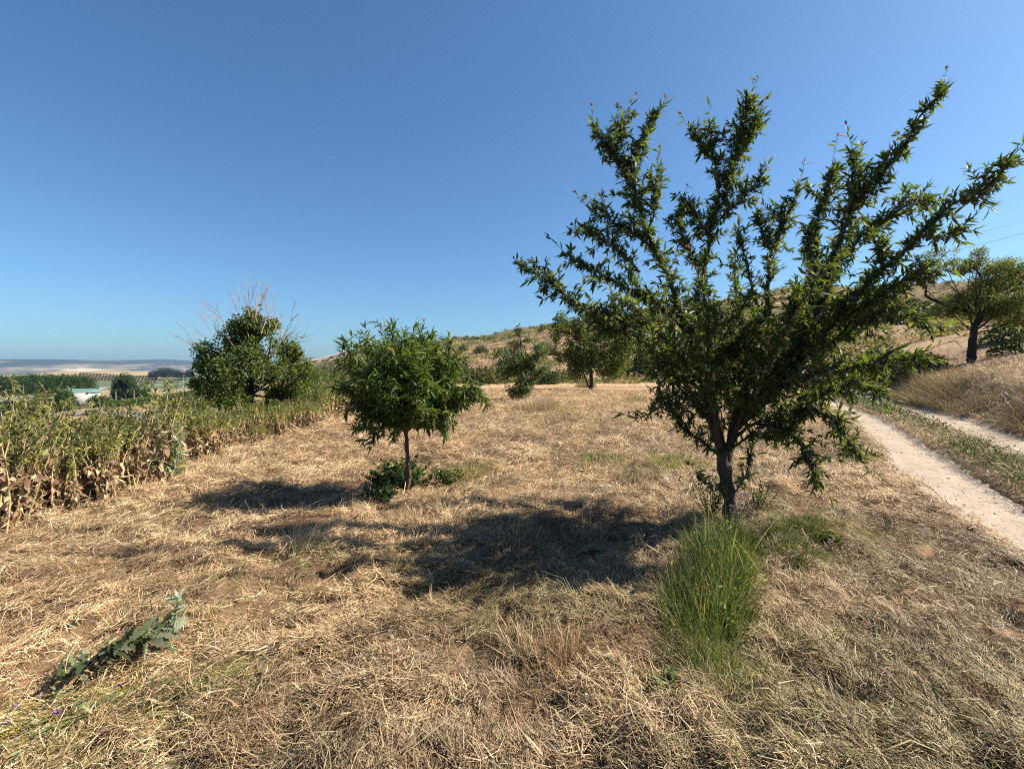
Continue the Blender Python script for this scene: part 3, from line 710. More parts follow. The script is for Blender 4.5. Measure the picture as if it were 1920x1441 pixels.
# the big bush with dead whips sticking out of its top, in the weed bank
Yb = 12.3; bb = A(*P(470, 800, Yb)[:2], 0); bb[2] = float(hgt(bb[0], bb[1])) - .1
def dead_whips(root):
    w = Buf(); col = (.36, .255, .205)
    def grow(p, d, L, r, lev):
        m = 9; q = np.linspace(0, 1, m); b1 = rng.normal(0, .16, 3) + A(0, 0, .18)
        tw = p + d * (q * L)[:, None] + b1 * L * (q ** 2)[:, None] + np.cumsum(rng.normal(0, .018, (m, 3)), 0) * L
        tube(w, tw, np.linspace(r, r * .4, m), 4, np.asarray(col) * rng.uniform(.75, 1.2))
        if lev:
            for _ in range(rng.integers(3, 5)):
                i = rng.integers(2, m); grow(tw[i], norm(d + rdir(1)[0] * .55 + A(0, 0, .1)), L * rng.uniform(.35, .6), max(.0045, r * .55), lev - 1)
    for px, py, ex, ey in [(455, 620, 400, 552), (470, 600, 440, 548), (480, 590, 472, 535), (490, 590, 492, 540), (505, 600, 505, 555), (430, 640, 392, 570), (420, 660, 358, 610), (400, 660, 347, 630), (395, 670, 352, 655), (520, 620, 535, 570), (530, 640, 560, 600), (540, 650, 574, 625), (535, 650, 585, 655), (450, 610, 430, 560), (475, 600, 485, 560), (500, 610, 520, 580), (415, 640, 375, 580), (525, 640, 548, 585)]:
        a, e = P(px, py, Yb + rng.uniform(-.6, .6)), P(ex, ey, Yb + rng.uniform(-.7, .7)); L = np.linalg.norm(e - a)
        grow(a - norm(e - a) * .35, norm(e - a), (L + .35) * .72, .011, 2)
    o = obj('dead_branches', w, M_BARK, root); o['label'] = 'bare pinkish grey dead branches'
blob_tree('bush', 'broad green bush with bare dead branches sticking out of its top', 'bush', bb, [bb, bb + A(.02, 0, .6), bb + A(0, .1, 1.5)], .09,
    [B_(Yb, 470, 610, 36, 30), B_(Yb, 505, 650, 55, 40), B_(Yb, 430, 680, 55, 45), B_(Yb - .5, 475, 700, 70, 55), B_(Yb, 530, 700, 42, 50), B_(Yb, 410, 730, 45, 40), B_(Yb - .6, 455, 755, 70, 40), B_(Yb, 525, 750, 50, 40), B_(Yb, 445, 640, 34, 34), B_(Yb, 488, 625, 36, 34), B_(Yb + .5, 560, 715, 30, 34), B_(Yb + .3, 400, 690, 30, 34), B_(Yb, 478, 588, 16, 22), B_(Yb - .5, 430, 785, 50, 28), B_(Yb - .6, 500, 785, 52, 28), B_(Yb - .2, 385, 655, 20, 18), B_(Yb, 560, 660, 22, 20), B_(Yb - .3, 575, 690, 18, 22), B_(Yb - .4, 388, 715, 26, 26), B_(Yb, 510, 615, 16, 18), B_(Yb, 440, 612, 14, 16)],
    24000, .088, .038, [(.11, .155, .038), (.14, .19, .045), (.075, .11, .03), (.18, .22, .06), (.12, .13, .045)], gaps=.52, gs=.34, m=M_LEAF, extra=dead_whips)
# lower hedge bushes beside it
for px, py, Y, rx, ry, lab, pal in [
    (345, 775, 10.2, 42, 38, 'low dark bush with lilac flowers left of the dead-topped bush', [(.05, .065, .028), (.07, .08, .04), (.045, .055, .03), (.085, .10, .045)]),
    (605, 718, 17.0, 46, 30, 'low bright green bush right of the dead-topped bush', [(.075, .125, .03), (.06, .10, .028), (.095, .145, .04)]),
    (650, 700, 24.0, 42, 34, 'dull green bush between the dead-topped bush and the round-crowned tree', [(.07, .085, .035), (.09, .10, .045), (.055, .07, .03)]),
    (575, 725, 15.5, 30, 34, 'dark green bush at the right foot of the dead-topped bush', [(.045, .075, .025), (.06, .095, .03)])]:
    c = P(px, py, Y); g = on(c[0], c[1])
    blob_tree('bush', lab, 'bush', g, [g, g * .4 + c * .6], .03, [B_(Y, px, py, rx, ry), B_(Y, px - rx * .5, py + ry * .5, rx * .6, ry * .7), B_(Y, px + rx * .5, py + ry * .5, rx * .6, ry * .7)], 4500, .08, .036, pal, gs=.25)

# ================================================================== trees further down the field
Y3 = 21.; g3 = on(*P(978, 750, Y3)[:2])
blob_tree('young_tree', 'slim young tree with a thin leader tip and foliage down to the ground', 'tree', g3, [g3, P(980, 700, Y3), P(976, 640, Y3), P(972, 612, Y3)], .028,
    [B_(Y3, 972, 625, 6, 18), B_(Y3, 984, 640, 9, 16), B_(Y3, 945, 660, 22, 18), B_(Y3, 1005, 655, 24, 20), B_(Y3, 975, 680, 34, 28), B_(Y3, 975, 715, 30, 30), B_(Y3, 990, 700, 26, 24), B_(Y3, 950, 690, 22, 22), B_(Y3, 1010, 685, 20, 20), B_(Y3, 975, 738, 22, 16)],
    9000, .105, .045, [(.095, .145, .05), (.075, .115, .04), (.13, .18, .065), (.18, .22, .10)], gaps=.46, gs=.42)
Y4 = 33.; g4 = on(*P(1108, 726, Y4)[:2])
blob_tree('spreading_tree', 'yellow green spreading tree with two dark stems in the middle of the far field', 'tree', g4, [g4, P(1108, 700, Y4), P(1098, 670, Y4), P(1095, 640, Y4)], .13,
    [B_(Y4, 1060, 625, 30, 28), B_(Y4, 1100, 615, 34, 28), B_(Y4, 1140, 625, 36, 30), B_(Y4, 1175, 640, 30, 28), B_(Y4, 1060, 660, 26, 26), B_(Y4, 1095, 660, 34, 30), B_(Y4, 1130, 670, 36, 32), B_(Y4, 1160, 675, 26, 28), B_(Y4, 1090, 690, 26, 20), B_(Y4, 1145, 695, 26, 20), B_(Y4, 1050, 600, 14, 18), B_(Y4, 1078, 690, 16, 22), B_(Y4, 1110, 595, 25, 16)],
    19000, .16, .075, [(.15, .19, .04), (.12, .16, .036), (.20, .235, .05), (.085, .115, .033)], gaps=.46, gs=.6, sub=5,
    extra=lambda r: (lambda w: (tube(w, smooth_path([g4 + A(-.1, 0, .1), P(1096, 705, Y4), P(1088, 680, Y4)], .2), .05, 5, (.07, .055, .045)), obj('side_stem', w, M_BARK, r)))(Buf()))
Y5 = 24.; g5 = on(*P(1822, 645, Y5)[:2])
def W5(*p): return np.array([P(*q, Y5) for q in p])
def limbs5(root):
    w = Buf()
    tube(w, smooth_path(W5((1838, 592), (1800, 580), (1770, 570), (1745, 560), (1735, 552), (1737, 540), (1720, 533), (1700, 538)), .1), np.linspace(.09, .035, 72)[:len(smooth_path(W5((1838, 592), (1800, 580), (1770, 570), (1745, 560), (1735, 552), (1737, 540), (1720, 533), (1700, 538)), .1))], 6, (.035, .028, .024))
    tube(w, smooth_path(W5((1838, 592), (1836, 555), (1840, 530), (1835, 512), (1825, 500)), .1), .04, 6, (.04, .032, .028))
    tube(w, smooth_path(W5((1838, 592), (1860, 565), (1890, 550), (1915, 530)), .1), .045, 6, (.04, .032, .028))
    obj('bough', w, M_BARK, root)
blob_tree('old_tree', 'open-crowned old tree with a leaning black trunk on the bank beyond the track', 'tree', g5, [g5 - A(0, 0, .1), P(1826, 620, Y5), P(1838, 592, Y5)], .20,
    [B_(Y5, 1765, 482, 30, 18), B_(Y5, 1790, 500, 26, 16), B_(Y5, 1735, 500, 24, 14), B_(Y5, 1835, 475, 14, 16), B_(Y5, 1820, 500, 28, 18), B_(Y5, 1860, 500, 30, 18), B_(Y5, 1895, 500, 30, 18), B_(Y5, 1930, 520, 40, 30), B_(Y5, 1850, 530, 34, 22), B_(Y5, 1890, 535, 36, 26), B_(Y5, 1830, 560, 40, 24), B_(Y5, 1870, 572, 34, 24), B_(Y5, 1800, 565, 30, 22), B_(Y5, 1770, 580, 24, 14), B_(Y5, 1720, 528, 26, 8), B_(Y5, 1895, 575, 34, 18), B_(Y5, 1860, 592, 26, 14), B_(Y5, 1905, 598, 30, 14), B_(Y5, 1800, 588, 22, 12), B_(Y5, 1960, 560, 40, 30)],
    30000, .10, .044, [(.19, .22, .055), (.16, .19, .05), (.24, .26, .065), (.12, .14, .045), (.25, .24, .065)], bark=(.04, .032, .028), gaps=.45, gs=.36, sub=4, extra=limbs5, bf=.15)

# ================================================================== tall weeds in the bank along the left edge
def weed_proto(seed, label, group, H, nst, grn, drypal, lobL=(.055, .13)):
    root = thing('tall_weed', label, 'weed', (0, 0, 0), group)
    st, gr, dr = Buf(), Buf(), Buf()
    for k in range(nst):
        h = H * rng.uniform(.72, 1.05); an = rng.uniform(0, 2 * PI); o = A(math.cos(an), math.sin(an), 0) * rng.uniform(0, .12 if nst < 6 else .2)
        ln = rng.normal(0, .10, 3) * A(1, 1, 0) + o * .6
        m = 12; q = np.linspace(0, 1, m); p = o + A(0, 0, h) * q[:, None] + ln * h * (q ** 2)[:, None] + np.cumsum(rng.normal(0, .006, (m, 3)), 0)
        tube(st, p, np.linspace(.0095, .0035, m), 5, pick([(.80, .62, .38), (.66, .50, .27), (.55, .48, .22)], 1)[0])
        # withered curled leaves hanging on the lower stem
        n = rng.integers(44, 60) if nst < 6 else rng.integers(11, 16); t = rng.uniform(.03, .66, n); pos = np.stack([np.interp(t, q, p[:, a]) for a in range(3)], -1)
        a2 = rng.uniform(0, 2 * PI, n); d = np.stack([np.cos(a2), np.sin(a2), rng.uniform(-1.6, .1, n)], -1)
        leaves(dr, pos, d, rng.uniform(.03, .07, n), rng.uniform(.013, .034, n), pick(drypal, n, .2), curl=.7, tpl='lobe', roll=1.2)
        n = 22; t = rng.uniform(.05, .7, n); pos = np.stack([np.interp(t, q, p[:, a]) for a in range(3)], -1)
        leaves(dr, pos, rdir(n) + A(0, 0, -.9), rng.uniform(.05, .11, n), rng.uniform(.02, .05, n), pick(drypal, n, .2), curl=.8, roll=1.4)
        # living leaves above
        n = int(grn * 1.9 * rng.uniform(.8, 1.2)); t = rng.uniform(.52 if nst < 6 else .74, 1.0, n); pos = np.stack([np.interp(t, q, p[:, a]) for a in range(3)], -1)
        a2 = rng.uniform(0, 2 * PI, n); d = np.stack([np.cos(a2), np.sin(a2), rng.uniform(-.5, .9, n)], -1)
        c = pick([(.36, .35, .085), (.47, .44, .125), (.60, .52, .20), (.22, .26, .065), (.14, .16, .05)], n, .15)
        LL = rng.uniform(*lobL, n) * (1.15 - .6 * (t - .5) / .5)
        leaves(gr, pos, d, LL, LL * rng.uniform(.4, .6, n), c, curl=.4, tpl='lobe', roll=.8)
        # flowering tops: small leaves and dark heads on side shoots
        for _ in range(5):
            b0 = p[rng.integers(m - 4, m)]; d0 = norm(A(0, 0, 1) + rdir(1)[0] * .6); L = rng.uniform(.07, .2)
            tube(st, np.array([b0, b0 + d0 * L * .5, b0 + d0 * L + A(0, 0, .02)]), .0022, 4, (.30, .30, .13))
            n = 7; leaves(gr, b0 + d0 * L * rng.uniform(.3, 1.1, n)[:, None], rdir(n) + d0 * .6, rng.uniform(.025, .07, n), rng.uniform(.01, .022, n), pick([(.16, .19, .06), (.23, .25, .08), (.12, .10, .07)], n, .15), roll=1)
    obj('stem', st, M_GRASS, root); obj('leaves', gr, M_LEAF, root)
    o = obj('withered_leaves', dr, M_DRY, root); o['label'] = 'brown withered leaves hanging on the lower stem'
    return root
DRYP = [(.42, .28, .16), (.50, .36, .20), (.32, .20, .115), (.20, .12, .075), (.56, .43, .26)]
wl = 'tall yellowing weed with brown withered leaves below, in the dense row at the left edge'
wg = 'tall weeds in the bank along the left edge'
protos = [weed_proto(k, wl, wg, H, ns, g, DRYP) for k, (H, ns, g) in enumerate([(1.02, 3, 14), (.95, 4, 11), (1.12, 3, 16), (.88, 4, 9), (1.0, 3, 18), (1.08, 4, 13), (.8, 4, 8)])]
# plants of the front rank: many pale bare stalks, green only at the head
for H, ns in ((.98, 10), (.90, 12), (1.04, 10), (.84, 12)):
    protos.append(weed_proto(0, wl, wg, H, ns, 7, DRYP, lobL=(.045, .10)))
front = protos[7:]; protos = protos[:7]
used = set()
def put_proto(lst, x, y, sc=1., z=0):
    k = rng.integers(len(lst)); loc = on(x, y) + A(0, 0, z - .02)
    key = lst[k].name
    if key not in used:
        used.add(key); r = lst[k]; r.location = loc; r.scale = (sc,) * 3
    else: r = dup(lst[k], loc, 0, sc)
    r.rotation_euler = (rng.normal(0, .10), rng.normal(0, .10), rng.uniform(0, 6.28))
for row, (x0, gap) in enumerate([(-5.0, .23), (-5.3, .24), (-5.7, .30), (-6.5, .42), (-7.1, .6)]):
    y = 2.6 + row * .1
    while y < 20:
        x = x0 + rng.normal(0, .10) + .15 * math.sin(y * 1.3) + (.2 if y < 6 else 0)
        if not (6.2 < y < 7.3 and x > -5.75):
            sc = rng.uniform(.62, 1.10) * (.72 if (row > 1 and y < 9) else 1)
            sc *= .74 if 8 < y < 12.5 else (1.12 if row < 2 and y < 8 else 1)
            put_proto(front if rng.random() < (1, 1, .7, .4, 0)[row] else protos, x, y, sc)
        y += gap * rng.uniform(.7, 1.4) * (1 if y < 9 else 1.5)
for k in range(34):   # the row goes on past the round tree, thinning out
    put_proto(protos, rng.uniform(-8.2, -5.0), rng.uniform(14, 26), rng.uniform(.7, 1))
# low green growth filling the bank
def undergrowth():
    n = 16000; b = Buf(); y = rng.uniform(2.2, 30, n) ** 1; x = -5.75 - np.abs(rng.normal(0, 1.3, n)) + .12 * np.sin(y * 2)
    z = hgt(x, y); h = rng.uniform(0, 1, n) ** 1.6 * np.where(x < -6.2, .72, .38)
    c = pick([(.10, .125, .045), (.14, .16, .055), (.20, .21, .08), (.30, .20, .12), (.22, .14, .09), (.075, .095, .035)], n, .18)
    leaves(b, np.stack([x, y, z + h], -1), rdir(n) + A(.2, 0, .1), rng.uniform(.06, .15, n), rng.uniform(.02, .06, n), c, tpl='leaf', roll=1.2, curl=.4)
    m = 15000; y2 = 2.2 + rng.random(m) ** 1.4 * 24; x2 = -5.2 - np.abs(rng.normal(0, .9, m)) + .15 * np.sin(y2 * 1.3)
    blades(b, np.stack([x2, y2, hgt(x2, y2)], -1), rng.normal(0, .35, (m, 3)) * A(1, 1, 0), rng.uniform(.15, .75, m), .006, pick([(.5, .37, .2), (.42, .28, .15), (.3, .28, .11), (.56, .44, .26)], m), bend=.4)
    tag(obj('undergrowth', b, M_GRASS), 'tangled dry and green growth between the tall weeds', 'undergrowth', kind='stuff')
undergrowth()

# dry umbels standing above the weeds
def umbel_proto():
    root = thing('umbel_weed', 'dry straw-coloured umbel on a thin stalk rising above the weed bank', 'weed', (0, 0, 0), 'dry umbels above the weed bank')
    st = Buf(); heads = []; H = 1.25
    q = np.linspace(0, 1, 9); p = A(0, 0, H) * q[:, None] + A(.05, .02, 0) * (q ** 2)[:, None]
    tube(st, p, np.linspace(.006, .003, 9), 5, (.50, .42, .22))
    for b0, sc in ((p[-1], 1), (p[6], .7)):
        if sc < 1:
            e = b0 + A(.10, .03, .14); tube(st, np.array([b0, b0 * .5 + e * .5 + A(.02, 0, 0), e]), .0025, 4, (.5, .42, .22)); b0 = e
        hd = Buf(); heads.append(hd)
        for k in range(13):
            a = rng.uniform(0, 2 * PI); r = rng.uniform(.02, .075) * sc; e = b0 + A(math.cos(a) * r, math.sin(a) * r, .07 * sc - r * .5 + rng.normal(0, .008))
            tube(hd, np.array([b0, b0 * .4 + e * .6 + A(0, 0, .004), e]), .0014, 3, (.52, .40, .20))
            n = 7; leaves(hd, np.repeat(e[None], n, 0), rdir(n) * A(1, 1, .8) + A(0, 0, .3), .014, .009, pick([(.55, .40, .20), (.46, .36, .16)], n), tpl='card')
    obj('stalk', st, M_GRASS, root); [obj('flower_head', h_, M_DRY, root) for h_ in heads]; return root
um = [umbel_proto()]
for px, py, Y in [(52, 748, 5.6), (84, 737, 6.0), (8, 770, 5.2), (33, 768, 5.4), (130, 750, 6.6), (155, 748, 7.0), (187, 752, 7.4), (108, 742, 6.4), (228, 760, 7.6), (20, 790, 5.0), (250, 758, 8.2), (147, 765, 6.2)]:
    c = P(px, py, Y); sc = (c[2] - float(hgt(c[0], c[1]))) / 1.3; put_proto(um, c[0] - .04, c[1], max(sc, .4))

# silver thistle at the corner of the bank
def thistle(root, h, an, lean, buf_s, buf_l, dens=1.0, pale=0):
    m = 14; q = np.linspace(0, 1, m); p = A(0, 0, h) * q[:, None] + A(math.cos(an), math.sin(an), 0) * lean * h * (q ** 1.3)[:, None]
    tube(buf_s, p, np.linspace(.014, .004, m), 6, (.42, .44, .30))
    n = int(52 * dens); t = np.linspace(.12, 1, n); pos = np.stack([np.interp(t, q, p[:, a]) for a in range(3)], -1)
    a2 = np.arange(n) * 2.4; d = np.stack([np.cos(a2), np.sin(a2), .35 + .5 * t], -1) + rng.normal(0, .35, (n, 3))
    LL = (.21 - .15 * t) * rng.uniform(.8, 1.15, n)
    leaves(buf_l, pos, d, LL, LL * .26, pick([(.27, .31, .19), (.33, .36, .23), (.21, .25, .15)], n, .1), curl=.35, tpl='lobe', roll=.5)
    for t0 in np.linspace(.45, .95, 7):     # side shoots
        b0 = np.array([np.interp(t0, q, p[:, a]) for a in range(3)]); a3 = rng.uniform(0, 6.28); L = .24 * (1.15 - t0) + .05
        s = b0 + norm(A(math.cos(a3), math.sin(a3), 1.1)) * (np.linspace(0, 1, 6) * L)[:, None]; tube(buf_s, s, .003, 4, (.4, .43, .3))
        k = 12; leaves(buf_l, s[rng.integers(0, 6, k)], rdir(k) + A(0, 0, .7), rng.uniform(.04, .085, k), rng.uniform(.013, .028, k), pick([(.29, .33, .21), (.36, .39, .27)], k, .1), tpl='lobe', curl=.2, roll=1)
tl = P(312, 893, 6.55); tl[2] = float(hgt(tl[0], tl[1])) - .02
r = thing('thistle', 'silvery green thistle with pale stems standing at the end of the weed bank', 'thistle', tl)
s_, l_ = Buf(), Buf()
for h, a, ln, o in [(.98, 2.6, .04, (-.08, 0)), (.85, .2, .10, (.09, .02)), (.62, 3.3, .30, (-.1, -.05)), (.7, 1.2, .12, (.03, .1))]:
    s1, l1 = Buf(), Buf(); thistle(r, h, a, ln, s1, l1, 2.1)
    for src, dst in ((s1, s_), (l1, l_)):
        V = np.concatenate(src.V) + tl + A(*o, 0); dst.add(V, np.concatenate(src.Q) if src.Q else None, np.concatenate(src.T) if src.T else None, np.concatenate(src.C))
for k in range(8):
    a = rng.uniform(0, 6.28); e = tl + A(math.cos(a) * .17, math.sin(a) * .12, 0.0)
    tube(s_, smooth_path([e, tl * .5 + e * .5 + A(0, 0, .12), tl + A(0, 0, .26)], .05), .011, 5, (.62, .58, .40))
obj('stem', s_, M_GRASS, r); obj('leaves', l_, M_LEAF, r)
# ================================================================== grass tussocks
def tussock(name, label, cat, at, R, n, L, W, pal, lean=.45, bend=.5, pull=(0, 0), group=None, kind=None, tip=None, elong=None):
    at = np.asarray(at, float)
    k = np.sqrt(rng.random(n)) * R; a = rng.uniform(0, 2 * PI, n); ox, oy = k * np.cos(a), k * np.sin(a)
    if elong is not None:
        e = np.asarray(elong, float); u = rng.uniform(-.5, .5, n); ox = ox + e[0] * u; oy = oy + e[1] * u
    x, y = at[0] + ox, at[1] + oy
    ln = np.stack([np.cos(a) * k / R * lean, np.sin(a) * k / R * lean, 0 * k], -1) + rng.normal(0, .22, (n, 3)) * A(1, 1, 0) + A(pull[0], pull[1], 0)
    dry = np.mean([c[0] - c[1] for c in pal]) > .06
    b = Buf(); blades(b, np.stack([x, y, hgt(x, y) - .015], -1), ln, rng.uniform(L[0], L[1], n) * (1 - .35 * (k / R) ** 2), rng.uniform(.6, 1.2, n) * W, pick(pal, n, .16), bend=rng.uniform(.2, 1, n) * bend, seg=4, tipcol=None if tip is None else pick(tip, n, .12))
    o = obj(name, b, M_STRAW if dry else M_GRASS, None, (at[0], at[1], float(hgt(at[0], at[1]))))
    return tag(o, label, cat, group, kind)
GR = [(.08, .13, .033), (.115, .165, .042), (.05, .08, .023), (.17, .20, .07), (.44, .38, .18)]
DR = [(.60, .45, .25), (.50, .36, .19), (.68, .54, .33), (.42, .30, .16)]
OL = [(.30, .29, .12), (.38, .34, .16), (.24, .25, .09), (.46, .40, .2)]
# long green grass from the trunk towards the camera
a0, a1 = G(1375, 1005), G(1330, 1200)
d01 = a1 - a0
tussock('grass_tuft', 'tall lush green grass clump growing at the foot of the almond trunk', 'grass', a0 * .46 + a1 * .54 + A(-.05, 0, 0), .23, 7500, (.10, .50), .0038, GR, lean=.3, bend=.7, elong=d01 * .85)
tussock('grass_tuft', 'finer green grass at the near end of the tall clump, nearest the camera', 'grass', G(1345, 1265), .17, 800, (.10, .28), .003, [(.12, .17, .04), (.17, .21, .06), (.26, .27, .10)], lean=.5, elong=(.12, -.25))
tussock('grass_tuft', 'dark green tuft on the mown hay just right of the almond trunk', 'grass', G(1490, 1000), .22, 1500, (.10, .24), .004, [(.055, .085, .025), (.08, .115, .035), (.2, .2, .08)], lean=.7)
tussock('grass_tuft', 'green tuft between the tall clump and the mown hay to its right', 'grass', G(1475, 1040), .26, 1500, (.08, .24), .004, [(.08, .12, .035), (.12, .15, .05), (.3, .28, .12)], lean=.8, bend=.7)
# whitish green long stalks
b = Buf(); n = 26; p = (a0 * .5 + a1 * .5) + rng.normal(0, .16, (n, 3)) * A(1, 1.3, 0); p[:, 2] = hgt(p[:, 0], p[:, 1])
blades(b, p, rng.normal(0, .35, (n, 3)) * A(1, 1, 0), rng.uniform(.5, .78, n), .006, pick([(.35, .38, .17), (.42, .42, .22)], n), bend=.3, seg=5)
tag(obj('grass_stalks', b, M_GRASS), 'thin pale seed stalks rising out of the tall green clump', 'grass', kind='stuff')
# leaf weeds scattered through the clump
b = Buf(); n = 700; u = rng.uniform(-.5, .55, n); p = (a0 * .5 + a1 * .5) + d01 * u[:, None] + rng.normal(0, .14, (n, 3)) * A(1, 1, 0); p[:, 2] = hgt(p[:, 0], p[:, 1]) + rng.uniform(.02, .32, n)
leaves(b, p, rdir(n) + A(0, 0, .5), rng.uniform(.018, .045, n), rng.uniform(.006, .012, n), pick(GR, n, .15), roll=1)
tag(obj('clover_leaves', b, M_LEAF), 'small green weed leaves mixed through the tall grass', 'weeds', kind='stuff')

# dry and half-green tussocks standing out of the mown field
for px, py, R, n, L, pal, lab, pull in [
    (1005, 772, .7, 2200, (.4, .85), [(.66, .52, .32), (.74, .60, .38), (.56, .42, .24)], 'tall pale dry tussock at the foot of the slim young tree', (.1, 0)),
    (1065, 775, .6, 500, (.2, .45), OL, 'grey green tussock right of the slim young tree', (0, 0)),
    (1162, 718, .7, 700, (.5, 1.0), [(.55, .36, .24), (.48, .33, .2)], 'upright reddish straw tuft right of the spreading tree', (0, 0)),
    (1213, 712, .9, 400, (.3, .7), [(.34, .22, .17), (.42, .28, .19)], 'low purplish brown tuft behind the reddish straw tuft', (0, 0)),
    (1098, 726, .8, 900, (.5, 1.1), [(.20, .15, .08), (.28, .2, .1), (.14, .12, .05)], 'dark brown dead bush against the stem of the spreading tree', (0, 0)),
    (1195, 755, .5, 500, (.25, .55), [(.12, .16, .05), (.2, .22, .08)], 'small green tuft alone in the stubble left of the almond branches', (.2, 0)),
    (565, 1035, .16, 420, (.14, .34), [(.62, .48, .27), (.70, .58, .36), (.52, .43, .24)], 'leaning pale hay tuft beside the long shadow', (.35, .2)),
    (1045, 1235, .15, 260, (.10, .28), [(.52, .34, .17), (.44, .27, .13), (.6, .42, .22)], 'rusty upright dry tuft on the foreground straw', (0, 0)),
    (985, 1225, .12, 160, (.1, .25), DR, 'short dry tuft left of the rusty upright tuft', (0, .1)),
    (960, 1010, .25, 300, (.12, .3), DR, 'dry tuft half in the almond shadow', (.1, 0)),
    (880, 895, .3, 400, (.15, .34), OL, 'olive tuft right of the round-crowned tree', (.1, 0)),
    (1270, 880, .4, 600, (.12, .35), OL, 'broad olive grass patch left of the almond trunk', (0, 0)),
    (1130, 860, .35, 420, (.08, .22), [(.14, .19, .05), (.26, .27, .1)], 'low green grass patch in the middle of the stubble', (0, 0)),
    (930, 880, .25, 260, (.1, .25), [(.12, .17, .05), (.3, .28, .12)], 'little green tuft right of the round tree shadow', (0, 0)),
    (760, 800, .35, 300, (.2, .5), DR, 'dry straw tuft behind the bare trunk of the round tree', (0, 0)),
    (820, 795, .3, 200, (.2, .45), OL, 'greenish dry tuft to the right behind the round tree', (0, 0)),
    (1560, 985, .22, 300, (.08, .2), OL, 'flattened olive tuft on the hay near the track', (.3, 0)),
    (1650, 1010, .2, 260, (.06, .16), OL, 'low tuft of hay nearest the edge of the track', (.3, 0)),
    (1100, 1010, .22, 280, (.1, .26), DR, 'dry tuft in the sun beyond the tall green clump', (0, 0))]:
    tussock('grass_tussock', lab, 'tussock', G(px, py), R, n, L, .004 if R < .3 else .0065, pal, lean=.5, pull=pull)

# grass strip between the wheel ruts, and the dry grass hanging over the far bank
def strip():
    n = 21000; y = 3 + (rng.random(n) ** 1.7) * 40; s = rng.normal(3.42, .36, n); s = np.clip(s, 2.55, 4.3)
    x = s + TS * y - .18 * np.sin(y * .35) * np.clip(y / 12, 0, 1)
    g = fbm(x / 1.2, y / 1.2, 111); gr = g > .42
    c = np.where(gr[:, None], pick([(.13, .17, .045), (.19, .22, .065), (.28, .27, .10)], n, .16), pick([(.50, .40, .20), (.40, .33, .15), (.32, .30, .12)], n, .14))
    b = Buf(); edge = 1 - np.abs(s - 3.42) / 1.0
    blades(b, np.stack([x, y, hgt(x, y) - .01], -1), rng.normal(0, .42, (n, 3)) * A(1, 1, 0) + np.stack([np.sign(s - 3.42) * .25, 0 * s, 0 * s], -1), rng.uniform(.08, .30, n) * edge * np.clip(y / 14, 1, 1.5) * np.where(y < 10, 1.45, 1), .005 * np.clip(y / 8, 1, 2.5), c, bend=.6)
    m = 9000; y2 = 3 + (rng.random(m) ** 1.6) * 36; s2 = np.clip(rng.normal(3.4, .30, m), 2.6, 4.2); x2 = s2 + TS * y2 - .18 * np.sin(y2 * .35) * np.clip(y2 / 12, 0, 1)
    k = fbm(x2 / 1.2, y2 / 1.2, 111) > .47; x2, y2 = x2[k], y2[k]; m = len(x2)
    leaves(b, np.stack([x2, y2, hgt(x2, y2) + rng.uniform(0, .2, m)], -1), rdir(m) + A(0, 0, .3), rng.uniform(.03, .08, m) * np.clip(y2 / 10, 1, 2), rng.uniform(.012, .026, m) * np.clip(y2 / 10, 1, 2), pick([(.12, .16, .045), (.17, .20, .06), (.24, .24, .08)], m, .15), roll=1)
    tag(obj('track_grass', b, M_STRAW), 'strip of yellow and green weeds between the two wheel ruts', 'grass', kind='stuff')
    n = 17000; y = -1 + (rng.random(n) ** 1.3) * 44; s = 5.35 + np.abs(rng.normal(0, .85, n)) + .3 * (fbm(y / 1.5, y * 0, 113) - .5)
    x = s + TS * y - .18 * np.sin(y * .35) * np.clip(y / 12, 0, 1)
    cl = fbm(x / .8, y / .8, 112); k = cl > .40; x, y, s, cl = x[k], y[k], s[k], cl[k]; n = len(x)
    c = pick([(.55, .42, .23), (.46, .34, .18), (.62, .50, .30), (.36, .30, .14), (.26, .25, .10)], n, .14, p=[.3, .25, .2, .15, .1])
    b = Buf(); blades(b, np.stack([x, y, hgt(x, y) - .02], -1), rng.normal(0, .25, (n, 3)) * A(1, 1, 0) + A(-.55, -.25, 0), rng.uniform(.35, .85, n) * (.6 + .6 * sst((cl - .4) / .2)), .006 * np.clip(y / 9, 1, 2.4), c, bend=rng.uniform(.4, 1.1, n), seg=4)
    tag(obj('bank_grass', b, M_STRAW), 'long dry grass drooping over the bank beyond the track', 'grass', kind='stuff')
    # rough grass on the bank top and below the old tree
    n = 9000; y = 8 + rng.random(n) ** 1.2 * 42; s = 6.6 + np.abs(rng.normal(0, 4.5, n)); x = s + TS * y
    cl = fbm(x / 2.2, y / 2.2, 114); k = cl > .48; x, y, cl = x[k], y[k], cl[k]; n = len(x)
    green = fbm(x / 6, y / 6, 115) > .52
    c = np.where(green[:, None], pick([(.13, .15, .06), (.20, .21, .08), (.28, .26, .11)], n, .15), pick(DR, n, .14))
    b = Buf(); blades(b, np.stack([x, y, hgt(x, y) - .02], -1), rng.normal(0, .4, (n, 3)) * A(1, 1, 0), rng.uniform(.15, .5, n), .012, c, bend=.5)
    tag(obj('bank_weeds', b, M_STRAW), 'scattered dry and green grass on the slope around the old tree', 'grass', kind='stuff')
strip()

